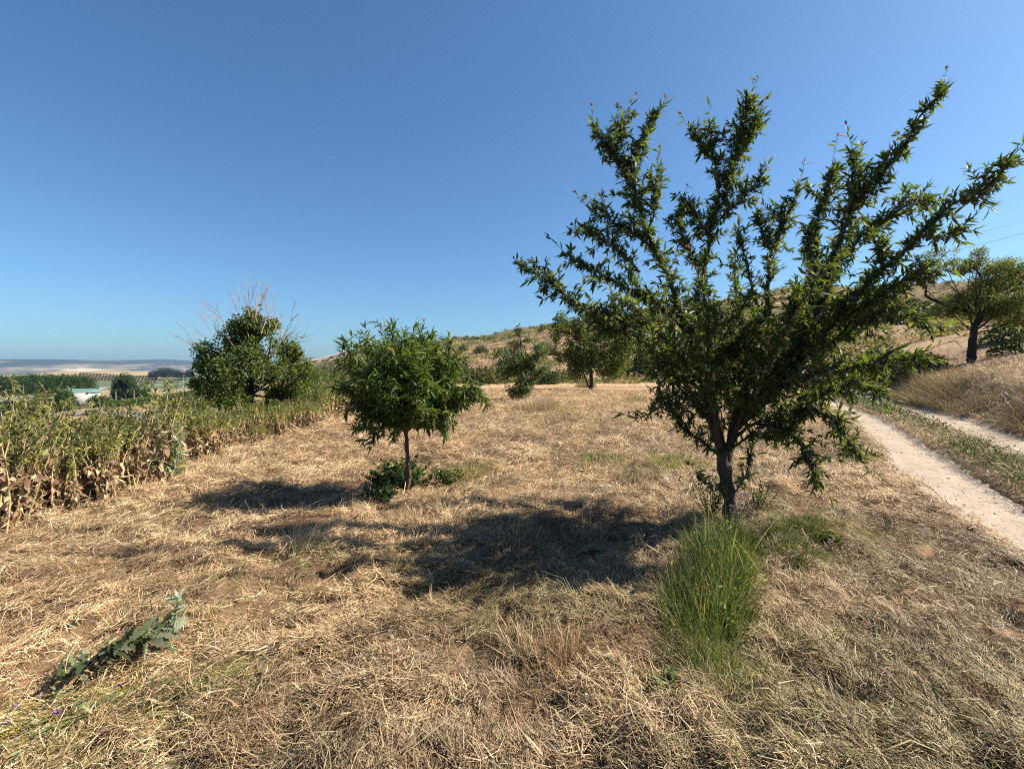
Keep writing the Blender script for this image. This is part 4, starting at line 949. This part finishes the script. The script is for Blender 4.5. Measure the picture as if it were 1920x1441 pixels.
# ================================================================== leafy weeds
def leafy(name, label, cat, at, R, H, nst, lf, pal, spread=1.0, group=None, lw=.75, tpl='leaf'):
    root = thing(name, label, cat, at, group); st, lv = Buf(), Buf()
    for k in range(nst):
        a = rng.uniform(0, 6.28); o = at + A(math.cos(a), math.sin(a), 0) * R * rng.uniform(0, .6); d = norm(A(math.cos(a), math.sin(a), 0) * rng.uniform(.1, .9) * spread + A(0, 0, 1)); L = H * rng.uniform(.5, 1.15)
        q = np.linspace(0, 1, 7); p = o + d * (q * L)[:, None] - A(0, 0, .12 * L) * (q ** 2)[:, None]
        tube(st, p, np.linspace(.004, .0018, 7), 4, (.13, .15, .06))
        n = lf; t = rng.uniform(.15, 1, n); pos = np.stack([np.interp(t, q, p[:, i]) for i in range(3)], -1)
        # leaves in small round bunches
        m = rng.uniform(.022, .05, n); leaves(lv, pos, rdir(n) * A(1, 1, .5) + A(0, 0, .35), m, m * lw * rng.uniform(.8, 1.2, n), pick(pal, n, .15), curl=.25, roll=.7, tpl=tpl)
    obj('stem', st, M_GRASS, root); obj('leaves', lv, M_LEAF, root); return root
cg = G(752, 918)
leafy('leafy_weed', 'low dark green leafy weed clump spreading around the trunk of the round-crowned tree', 'weed', cg, .40, .42, 120, 28, [(.055, .10, .03), (.075, .13, .04), (.04, .075, .025), (.10, .15, .05)], 1.3)
leafy('leafy_weed', 'small leafy weed at the left end of the clump under the round-crowned tree', 'weed', G(712, 942), .22, .22, 26, 20, [(.05, .085, .03), (.07, .11, .04)], 1.3)
leafy('leafy_weed', 'paler weed patch at the right end of the clump under the round-crowned tree', 'weed', G(845, 905), .3, .24, 26, 20, [(.10, .13, .05), (.14, .16, .06)], 1.4)
leafy('leafy_weed', 'drooping narrow-leaved weed at the left side of the almond trunk', 'weed', G(1335, 965), .14, .52, 24, 26, [(.05, .08, .028), (.07, .105, .035)], .8, lw=.25)
leafy('leafy_weed', 'narrow-leaved weed at the right side of the almond trunk', 'weed', G(1415, 960), .16, .42, 22, 24, [(.06, .09, .03), (.09, .12, .04)], .9, lw=.25)
leafy('leafy_weed', 'small bright green weed in the mown hay right of the tall grass clump', 'weed', G(1555, 1020), .12, .12, 12, 12, [(.10, .16, .04), (.14, .2, .05)], 1.3)
leafy('leafy_weed', 'tiny two-leaved seedling in the straw left of the near grass', 'weed', G(1245, 1285), .06, .10, 5, 7, [(.16, .22, .07), (.12, .17, .05)], 1.2)
# purple flowers by the trunk
fp = G(1384, 990); r = leafy('flowering_weed', 'mauve-flowered stalk standing against the right side of the almond trunk', 'flower', fp, .05, .36, 7, 8, [(.12, .15, .06), (.16, .19, .08)], .4, lw=.3)
b = Buf(); n = 150; p = fp + A(.02, -.03, 0) + rng.normal(0, .035, (n, 3)) * A(1, 1, 0) + np.stack([0 * np.arange(n), 0 * np.arange(n), rng.uniform(.05, .36, n)], -1)
leaves(b, p, rdir(n), .018, .013, pick([(.42, .27, .45), (.52, .36, .52), (.34, .2, .40)], n, .12), tpl='card'); obj('blossom', b, M_DRY, r)

# ================================================================== cut thistle and flowers lying in the bottom left corner
ft = G(215, 1265); r = thing('cut_thistle', 'cut thistle with broad grey green jagged leaves lying on the straw at lower left', 'thistle', ft)
st, lv, dr = Buf(), Buf(), Buf()
e0, e1 = G(95, 1300) + A(0, 0, .05), G(318, 1215) + A(0, 0, .07)
stem = smooth_path([e0, e0 * .5 + e1 * .5 + A(0, 0, .06), e1], .03); tube(st, stem, np.linspace(.012, .005, len(stem)), 6, (.36, .38, .22))
n = 170; t = rng.uniform(.02, .95, n); i = (t * (len(stem) - 1)).astype(int); ax = norm(e1 - e0); sd = np.cross(ax, A(0, 0, 1))
d = ax * rng.uniform(.2, 1.0, (n, 1)) + sd * rng.choice([-1, 1], (n, 1)) * rng.uniform(.4, 1.0, (n, 1)) + A(0, 0, .35) * rng.uniform(-.3, 1.3, (n, 1))
LL = rng.uniform(.04, .15, n); leaves(lv, stem[i], d + rng.normal(0, .3, (n, 3)), LL, LL * .36, pick([(.12, .155, .075), (.17, .20, .11), (.085, .115, .055), (.24, .26, .16)], n, .2), curl=.5, tpl='lobe', roll=.9)
k = 34; leaves(dr, stem[rng.integers(0, len(stem), k)], rdir(k) * A(1, 1, .4) + A(0, 0, .2), rng.uniform(.04, .09, k), rng.uniform(.015, .03, k), pick([(.50, .34, .22), (.58, .44, .22), (.40, .27, .18)], k, .1), curl=.6, tpl='lobe', roll=1)
up = e1 + A(.0, .03, 0); q = np.linspace(0, 1, 8); pp = up + A(.01, .03, .17) * q[:, None]; tube(st, pp, .006, 5, (.42, .46, .32))
k = 46; leaves(lv, pp[rng.integers(0, 8, k)], rdir(k) * A(1, 1, .6) + A(0, 0, .6), rng.uniform(.03, .08, k), rng.uniform(.01, .025, k), pick([(.30, .37, .29), (.36, .42, .33)], k, .1), tpl='lobe', curl=.2, roll=1)
obj('stem', st, M_GRASS, r); obj('leaves', lv, M_LEAF, r); obj('withered_leaves', dr, M_DRY, r)
# flattened flower stalks
fb = G(90, 1400)
def flower_mat():
    r = thing('wild_flowers', 'flattened green stalks with purple and yellow flowers in the lower left corner', 'flowers', fb)
    st = Buf(); n = 420; u = rng.random(n); p = fb + A(-.55, -.18, 0) + A(1.1, .42, 0) * u[:, None] + rng.normal(0, .12, (n, 3)) * A(1, 1, 0); p[:, 2] = hgt(p[:, 0], p[:, 1]) + rng.uniform(.01, .07, n)
    L = rng.uniform(.08, .32, n); dd = norm(A(1, .35, .12) + rng.normal(0, .3, (n, 3)) * A(1, 1, .5))
    sdv = norm(np.cross(dd, A(0, 0, 1) + rng.normal(0, .4, (n, 3)))); w = .0022
    V = np.stack([p - sdv * w, p + sdv * w, p + dd * L[:, None] * .5 + A(0, 0, .012) - sdv * w, p + dd * L[:, None] * .5 + A(0, 0, .012) + sdv * w, p + dd * L[:, None] - sdv * w * .4, p + dd * L[:, None] + sdv * w * .4], 1)
    st.add_inst(V, [(0, 1, 3, 2), (2, 3, 5, 4)], None, pick([(.34, .36, .10), (.26, .29, .09), (.46, .42, .18), (.17, .21, .06)], n, .14))
    n = 260; p = fb + A(-.5, -.15, 0) + A(.95, .36, 0) * rng.random(n)[:, None] + rng.normal(0, .11, (n, 3)) * A(1, 1, 0); p[:, 2] = hgt(p[:, 0], p[:, 1]) + rng.uniform(.01, .08, n)
    leaves(st, p, rdir(n) + A(.4, 0, .3), rng.uniform(.02, .06, n), rng.uniform(.006, .014, n), pick([(.15, .19, .06), (.24, .27, .09), (.12, .14, .07)], n, .15), roll=1)
    obj('stalk', st, M_GRASS, r)
    # each flower head: a small tuft of petals
    def head(px, py, colr, s, nm):
        c = G(px, py) + A(0, 0, .055); b = Buf(); k = 22
        leaves(b, np.repeat(c[None], k, 0) + rng.normal(0, .002, (k, 3)), rdir(k) * A(1, 1, .6) + A(0, 0, .55), s * rng.uniform(.7, 1.2, k), s * .34, pick([colr], k, .15), tpl='card', curl=.1, roll=.6)
        o = obj(nm, b, M_DRY, r); return o
    for px, py in [(27, 1349), (80, 1327), (110, 1358), (12, 1381), (195, 1350), (165, 1387), (193, 1400), (240, 1352), (243, 1222), (8, 1433), (68, 1431), (140, 1386), (222, 1310), (108, 1363)]:
        head(px, py, (.26, .13, .34), .017, 'purple_flower')
    for px, py in [(28, 1393), (12, 1395), (46, 1415), (255, 1297), (225, 1318), (225, 1226), (7, 1410)]:
        head(px, py, (.62, .40, .06), .017, 'yellow_flower')
    for px, py in [(67, 1378), (72, 1400), (88, 1390), (105, 1340), (118, 1322), (33, 1415)]:
        head(px, py, (.72, .66, .50), .014, 'cream_flower')
flower_mat()

# crumpled white paper and stones on the straw
for px, py, lab in [(1126, 921, 'left of the two crumpled white scraps lying on the straw'), (1141, 920, 'right of the two crumpled white scraps lying on the straw'), (1247, 908, 'grey white scrap lying in the olive grass left of the almond trunk')]:
    import bmesh
    bm = bmesh.new(); bmesh.ops.create_icosphere(bm, subdivisions=3, radius=.028); V = np.array([v.co[:] for v in bm.verts]); bm.verts.index_update(); T = [[v.index for v in f.verts] for f in bm.faces]; bm.free()
    V = V * A(1.25, .9, .75) * (1 + .5 * (fbm(V[:, 0] * 60 + px, V[:, 1] * 60 + V[:, 2] * 40, 120, 3) - .5)[:, None] * 2)
    p = G(px, py); b = Buf(); b.add(V + p + A(0, 0, .055), None, T, (.74, .74, .73)); tag(obj('paper_scrap', b, M_PLAIN, None, p, smooth=False), lab, 'litter')

# ================================================================== the far hillside: shrubs, terraces of small trees, a pole, wires
def bush_mesh(name, seed, n, pal, flat=.8, leaf=.16):
    b = Buf(); d = rdir(n); d[:, 2] = np.abs(d[:, 2]) * 1.0 - .1; rad = rng.random(n) ** .35
    lump = 1 + .5 * (fbm(d[:, 0] * 1.6 + seed, d[:, 1] * 1.6 + d[:, 2] * 1.3, seed) - .5) * 2
    p = d * (rad * lump)[:, None] * A(1, 1, flat * 1.25)
    leaves(b, p, d * .6 + rdir(n) * .7, leaf * rng.uniform(.6, 1.4, n), leaf * .6, pick(pal, n, .2), tpl='card', roll=1)
    return b.mesh(name, M_FAR)
OLV = [(.060, .075, .034), (.045, .058, .026), (.08, .095, .045)]
shrubs = [bush_mesh('hill_shrub', k, 1200, pal, fl) for k, (pal, fl) in enumerate([(OLV, .8), ([(.05, .065, .03), (.035, .05, .022)], 1.0), ([(.11, .115, .055), (.15, .145, .075)], .6), ([(.085, .105, .04), (.065, .085, .03)], .9)])]
cnt = 0
def shrub(x, y, s, m, name, label, cat, group, sink=.1):
    o = bpy.data.objects.new(name, m); COL.objects.link(o); z = float(hgt(x, y, False)); o.location = (x, y, z - sink * s); o.scale = (s, s * rng.uniform(.85, 1.15), s * rng.uniform(.8, 1.15)); o.rotation_euler = (0, 0, rng.uniform(0, 6.28))
    return tag(o, label, cat, group)
# dark shrubs sprinkled on the slope, thicker towards the skyline
R3 = np.random.default_rng(21); made = 0
while made < 285:
    Y = math.exp(R3.uniform(math.log(62), math.log(900))); px = R3.uniform(560, 1920); X = (px - 960) / F * Y
    df, sf, _ = pdist(A(X), A(Y), FOOT); dr, sr, _ = pdist(A(X), A(Y), RIDGE)
    if sf[0] < 0 or df[0] < 8 or (sr[0] > 0 and dr[0] > 12): continue
    t = df[0] / (df[0] + dr[0])
    if R3.random() > .14 + .9 * t ** 2 + (.6 if Y > 250 else 0): continue
    s = R3.uniform(.5, 1.9) * (1 + (Y > 200) * .5 + (Y > 400) * .9)
    shrub(X, Y, s, shrubs[R3.integers(4)], 'hill_shrub', 'small dark shrub dotted over the dry hillside beyond the field', 'shrub', 'shrubs dotted over the far hillside'); made += 1
# rough dry scrub and low tufts all over the slope
n = 11500; Y = np.exp(rng.uniform(math.log(45), math.log(480), n)); px = rng.uniform(560, 2050, n); X = (px - 960) / F * Y
df, sf, _ = pdist(X, Y, FOOT); g_ = fbm(X / 16, Y / 16, 140); k = ((sf > 0) | ((Y > 43) & (sf < 0) & (X > -.18 * Y))) & (g_ > .30) & (rng.random(n) < np.where(df > 45, 1, .75)); X, Y = X[k], Y[k]; n = len(X); m = 26
s_ = rng.uniform(.25, .8, n) * np.clip(Y / 90, 1, 3.2); C = np.stack([X, Y, hgt(X, Y, False)], -1)
p = C[:, None] + np.abs(rng.normal(0, 1, (n, m, 3))) * np.where(rng.random((n, m, 3)) < .5, -1, 1) * A(.7, .7, 0) * s_[:, None, None] + A(0, 0, 1) * rng.random((n, m, 1)) * s_[:, None, None] * .55
c_ = np.repeat(pick([(.15, .145, .07), (.24, .195, .10), (.10, .105, .05), (.40, .30, .16), (.19, .175, .085)], n, .15), m, 0)
b = Buf(); L_ = np.repeat(s_, m) * rng.uniform(.35, .7, n * m); leaves(b, p.reshape(-1, 3), rdir(n * m) + A(0, 0, .5), L_, L_ * .45, c_, tpl='card', roll=1)
tag(obj('hill_scrub', b, M_FAR), 'low dry scrub covering the hillside', 'scrub', kind='stuff')
# row of small olive trees on the hillside terraces
for k in range(46):
    Y = 240 + (k // 16) * 28 + R3.uniform(-3, 3); px = 815 + (k % 16) * 11 + (k // 16) * 4; X = (px - 960) / F * Y
    shrub(X, Y, R3.uniform(1.1, 1.6), shrubs[3 if k % 3 else 0], 'olive_tree', 'small grey green olive in the rows across the middle of the hillside', 'tree', 'olives in rows on the hillside', .0)
# nearer shrubs where the field ends
EDGE = [(885, 700, 48, 2.6, 2, 'olive green shrub at the end of the field left of the slim young tree'), (905, 705, 46, 1.8, 2, 'pale olive shrub in front of the end of the field'), (850, 690, 55, 2.8, 0, 'dark shrub behind the round-crowned tree at the field end'), (1055, 700, 50, 1.6, 2, 'low shrub left of the spreading tree at the field end'), (1215, 690, 58, 2.4, 3, 'green shrub right of the spreading tree at the field end'), (1245, 700, 52, 1.6, 2, 'straw green shrub beyond the purplish tuft'), (700, 712, 40, 2.4, 3, 'shrub hidden behind the round-crowned tree'), (620, 712, 52, 2.6, 2, 'grey green shrub far behind the dead-topped bush'), (1020, 705, 44, 1.5, 1, 'dark shrub close right of the slim young tree'),
    (1750, 622, 30, 1.0, 2, 'round dry shrub on the slope left of the old tree'), (1690, 640, 27, 1.5, 2, 'wide olive shrub on the bank left of the old tree trunk'), (1735, 650, 24, 1.1, 0, 'dark olive shrub in front of the bank left of the old tree'), (1895, 600, 34, 1.6, 3, 'green shrub under the crown of the old tree'), (1660, 628, 36, 1.7, 3, 'leafy green shrub behind the long almond branch at right'), (1905, 632, 24, .8, 3, 'fresh green shrub on the bank right of the old tree'), (1645, 655, 33, 1.5, 3, 'dark green shrub at the far end of the track'), (1600, 660, 40, 1.5, 2, 'olive shrub behind the far end of the track'), (1700, 560, 60, 2.6, 1, 'wide black green shrub high on the slope left of the old tree'), (1665, 562, 62, 2.0, 1, 'black green shrub beside the wide one high on the slope'), (1560, 560, 85, 2.6, 1, 'dark shrub on the skyline behind the almond crown'), (1300, 600, 120, 4.6, 0, 'big dark shrub on the skyline left behind the almond crown')]
for k, (px, Y, s) in enumerate([(790, 62, 2.4), (820, 70, 2.6), (868, 58, 2.2), (925, 56, 1.9), (955, 62, 2.0), (1035, 75, 1.5), (1200, 80, 1.8), (1270, 60, 2.3), (1330, 58, 2.0), (1390, 60, 2.2), (1450, 56, 2.0), (1520, 52, 1.8), (730, 80, 3.0), (690, 90, 3.2), (640, 95, 3.2), (600, 100, 3.0)]):
    shrub((px - 960) / F * Y, Y + R3.uniform(-3, 3), s, shrubs[k % 4], 'edge_shrub', 'scrub bush in the dark belt where the mown field meets the hillside', 'shrub', 'scrub belt behind the field', .2)
for px, py, Y, s, m, lab in EDGE:
    shrub((px - 960) / F * Y, Y, s * 1.25, shrubs[m], 'edge_shrub', lab, 'shrub', 'larger shrubs beyond the field', .15)
# pole on the hillside
def pole(name, label, px, top, bot, Y, r, col, arm=0, group=None):
    a = P(px, bot, Y); a[2] = min(a[2], float(hgt(a[0], a[1], False))) - .2; t = P(px, top, Y); rt = thing(name, label, 'pole', A(t[0], t[1], a[2]), group)
    b = Buf(); q = np.linspace(0, 1, 5)[:, None]; tube(b, A(t[0], t[1], a[2]) * (1 - q) + t * q, np.linspace(r, r * .7, 5), 8, col, True); obj('post', b, M_PLAIN, rt)
    if arm:
        b = Buf(); box(b, t + A(0, 0, -.35), (arm, r * 1.1, r * 1.2), 0, col); obj('crossarm', b, M_PLAIN, rt)
        b = Buf()
        for s in (-.45, 0, .45): tube(b, np.array([t + A(arm * s, 0, -.3), t + A(arm * s, 0, .05)]), .05, 6, (.3, .3, .3), True)
        obj('insulator', b, M_PLAIN, rt)
    return rt
pole('utility_pole', 'thin pale utility pole standing on the hillside behind the round-crowned tree', 874, 638, 676, 150, .13, (.55, .50, .44), .0)
pole('utility_pole', 'pale wooden post standing beyond the weeds in front of the green-roofed shed', 167, 740, 762, 62, .06, (.34, .28, .20))
pole('utility_pole', 'post at the edge of the green vineyard, left of two', 217, 734, 748, 96, .08, (.42, .38, .32))
pole('utility_pole', 'post at the edge of the green vineyard, right of two', 251, 730, 744, 105, .08, (.42, .38, .32))
pole('utility_pole', 'short post left of the dark plantation track', 283, 728, 736, 150, .14, (.42, .38, .32))
pole('utility_pole', 'slender grey mast beyond the light farm road near the big bush', 343, 704, 722, 330, .2, (.5, .48, .45), 1.6)
# the two power lines crossing the upper right sky
for k, (p0, p1, r_) in enumerate([((1560, 502, 120), (2500, 210, 60), .016), ((1560, 512, 120), (2500, 258, 60), .024)]):
    a, e = P(*p0), P(*p1); q = np.linspace(0, 1, 40)[:, None]; b = Buf(); tube(b, a * (1 - q) + e * q - A(0, 0, 2.2) * (4 * q * (1 - q)), r_, 4, (.10, .10, .11))
    tag(obj('power_line', b, M_PLAIN), ['upper of the two thin wires crossing the sky at right', 'lower of the two thin wires crossing the sky at right'][k], 'wire', 'wires crossing the sky at right')

# ================================================================== the valley
def wood_mass(name, label, cat, blobs, n, leaf, pal):
    b = Buf(); w = np.array([r[0] * r[2] for _, r in blobs]); w = w / w.sum()
    for (c, r), v in zip(blobs, w):
        k = int(n * v); d = rdir(k); d[:, 2] = np.where(d[:, 2] < -.6, -d[:, 2], d[:, 2]); rad = rng.random(k) ** .3 * (1 + .35 * (fbm(d[:, 0] * 2 + c[0], d[:, 2] * 2 + d[:, 1], 130) - .5) * 2)
        leaves(b, np.asarray(c) + d * np.asarray(r) * rad[:, None], d * .6 + rdir(k) * .6, leaf * rng.uniform(.6, 1.4, k), leaf * .6, pick(pal, k, .18), tpl='card', roll=1)
    return tag(obj(name, b, M_FAR), label, cat, kind='stuff')
# poplar plantation: many crowns side by side in rows
PB = []
for row in range(4):
    for k in range(26):
        px = -70 + k * 9.6 + (row % 2) * 5; Y = 225 + row * 14 + R3.uniform(-3, 3)
        if px > 182 - row * 4: continue
        X = (px - 960) / F * Y; g = float(hgt(X, Y, False)); top = P(px, 704 + 9 * max(0, (px - 130) / 55) ** 2 + R3.uniform(-1.5, 1.5) + 4 * max(0, (40 - px) / 60), Y)[2]
        h = max(top - g, 3); PB.append((A(X, Y, g + h * .55), A(1.9, 2.4, h * .47)))
wood_mass('poplar_wood', 'dense dark green poplar plantation in the valley at left', 'wood', PB, 26000, .75, [(.045, .085, .022), (.055, .10, .026), (.035, .065, .018)])
def valley_tree(px, base, Y, w, top, n, pal, name, lab, cat, group=None, leaf=.35):
    k = Y / F; X = (px - 960) / F * Y; g = A(X, Y, float(hgt(X, Y, False))); tz = P(px, top, Y)[2]; h = max(tz - g[2], 1.0)
    blob_tree(name, lab, cat, g, [g, g + A(0, 0, h * .4)], .18, [(g + A(0, 0, h * .55), A(w * k * .75, w * k * .75, h * .45)), (g + A(-w * k * .45, 0, h * .4), A(w * k * .55, w * k * .5, h * .36)), (g + A(w * k * .45, 0, h * .42), A(w * k * .55, w * k * .5, h * .36)), (g + A(0, 0, h * .2), A(w * k * .7, w * k * .6, h * .2))], n, leaf, leaf * .5, pal, gaps=.40, gs=h * .2, tpl='card', sub=2, group=group)
VG = [(.05, .085, .03), (.065, .105, .035), (.038, .065, .024)]
valley_tree(232, 742, 190, 23, 701, 9000, VG, 'round_tree', 'broad round dark green tree alone in the valley left of the big bush', 'tree', leaf=.7)
valley_tree(262, 740, 188, 24, 722, 4000, VG, 'valley_bush', 'low spreading thicket at the right foot of the round valley tree', 'bush', leaf=.6)
valley_tree(113, 752, 130, 24, 725, 5000, [(.05, .09, .026), (.07, .115, .033)], 'round_tree', 'low round green tree in front of the shed with the green roof', 'tree', leaf=.5)
valley_tree(178, 752, 120, 15, 741, 3000, [(.07, .10, .04), (.09, .115, .05)], 'valley_bush', 'grey green bush right of the tree in front of the shed', 'bush', leaf=.45)
valley_tree(196, 748, 124, 10, 737, 700, VG, 'valley_bush', 'small bush at the right end of the shed yard', 'bush', leaf=.4)
valley_tree(50, 760, 100, 30, 748, 1500, [(.07, .105, .035), (.09, .12, .045)], 'valley_bush', 'low green hedge below the poplar plantation at far left', 'bush', leaf=.5)
valley_tree(8, 770, 70, 26, 752, 1300, [(.075, .105, .035), (.10, .125, .05)], 'valley_bush', 'green bush at the left frame edge behind the weeds', 'bush', leaf=.4)
valley_tree(330, 702, 420, 8, 697, 300, VG, 'valley_bush', 'small bush on the light road bank', 'bush', leaf=.8)
# vineyard: leafy rows
VB = []
for row in range(7):
    for k in range(30):
        px = 205 + k * 7; Y = 78 + row * 7; X = (px - 960) / F * Y
        VB.append((on(X, Y) + A(0, 0, .55), A(.7, .8, .75)))
wood_mass('vineyard', 'bright green vines in low rows in the valley left of the big bush', 'vines', VB, 16000, .24, [(.075, .125, .03), (.06, .10, .026), (.10, .15, .04)])
# pine wood
for k in range(17):
    px = 283 + k * 4.8 + R3.uniform(-1, 1); gp = G(px, 712.5 + R3.uniform(-1, .5)); X, Y, gz_ = gp
    top = 691 + 6 * abs((px - 312) / 34) ** 1.5 * (px < 345) + 3 * (345 <= px) + R3.uniform(-1.2, 1.2); h = max(P(px, top, Y)[2] - gz_, 5)
    o = bpy.data.objects.new('pine_tree', shrubs[1]); COL.objects.link(o); o.location = (X, Y, gz_ + h * .35); o.scale = (h * .33, h * .33, h * .62); o.rotation_euler = (0, 0, k * 1.7)
    tag(o, 'blue green pine in the small dark wood above the light farm road', 'tree', 'pines of the dark wood in the valley')
# orchard rows on the facing slope
Yo0, Yo1 = G(215, 714.5)[1], G(215, 704)[1]
for k in range(24):
    for row in range(8):
        px = 146 + k * 6.2 + row * .8; Y = Yo0 + (Yo1 - Yo0) * row / 7; X = (px - 960) / F * Y; z = float(hgt(X, Y, False))
        o = bpy.data.objects.new('orchard_tree', shrubs[3 if row % 2 else 2]); COL.objects.link(o); o.location = (X, Y, z + .3); o.scale = (Y * .0026, Y * .0026, Y * .0022); o.rotation_euler = (0, 0, k + row)
        tag(o, 'tiny green tree in the orchard rows on the pale slope across the valley', 'tree', 'orchard rows across the valley')
# the shed with a green roof
Ys = 200; sc_ = P(152, 738, Ys); sc_[2] = float(hgt(sc_[0], sc_[1], False))
r = thing('shed', 'low long white shed with a shallow green roof beside the poplar plantation', 'shed', sc_)
Wd_, Dp, Hh = 10.4, 7., 2.4; zt = P(152, 735, Ys)[2]; base = A(sc_[0], sc_[1], 0); z0 = sc_[2] - .3; z1 = max(zt, sc_[2] + 2.0)
b = Buf(); box(b, base + A(0, 0, (z0 + z1) / 2), (Wd_, Dp, z1 - z0), .12, (.55, .53, .47)); obj('wall', b, M_PLAIN, r)
b = Buf(); e = .5; V = []
for x in (-Wd_ / 2 - e, Wd_ / 2 + e):
    V += [(x, -Dp / 2 - e, z1 + .02), (x, 0, z1 + 1.5), (x, Dp / 2 + e, z1 + .02), (x, -Dp / 2 - e, z1 - .13), (x, Dp / 2 + e, z1 - .13)]
V = np.array(V); ca, sa = math.cos(.12), math.sin(.12); V = np.stack([V[:, 0] * ca - V[:, 1] * sa, V[:, 0] * sa + V[:, 1] * ca, V[:, 2]], -1) + base
b.add(V, [(0, 5, 6, 1), (1, 6, 7, 2), (3, 8, 5, 0), (2, 7, 9, 4), (0, 1, 2, 4), (5, 9, 7, 6)], [(0, 4, 3), (5, 8, 9)], (.14, .26, .23)); obj('roof', b, M_PLAIN, r, smooth=False)
b = Buf(); box(b, base + A(2.6, -Dp / 2 - .35, z0 + 1.35), (1.6, .1, 1.9), .12, (.2, .17, .14)); obj('door', b, M_PLAIN, r)

# ================================================================== the air
b = Buf(); box(b, (-500, 3300, 8), (15000, 13000, 196)); me = b.mesh('haze', M_HAZE, (0, 0, 0), False)
hz = bpy.data.objects.new('haze', me); COL.objects.link(hz); tag(hz, 'thin pale blue haze over the valley and the far hills', 'haze', kind='stuff')
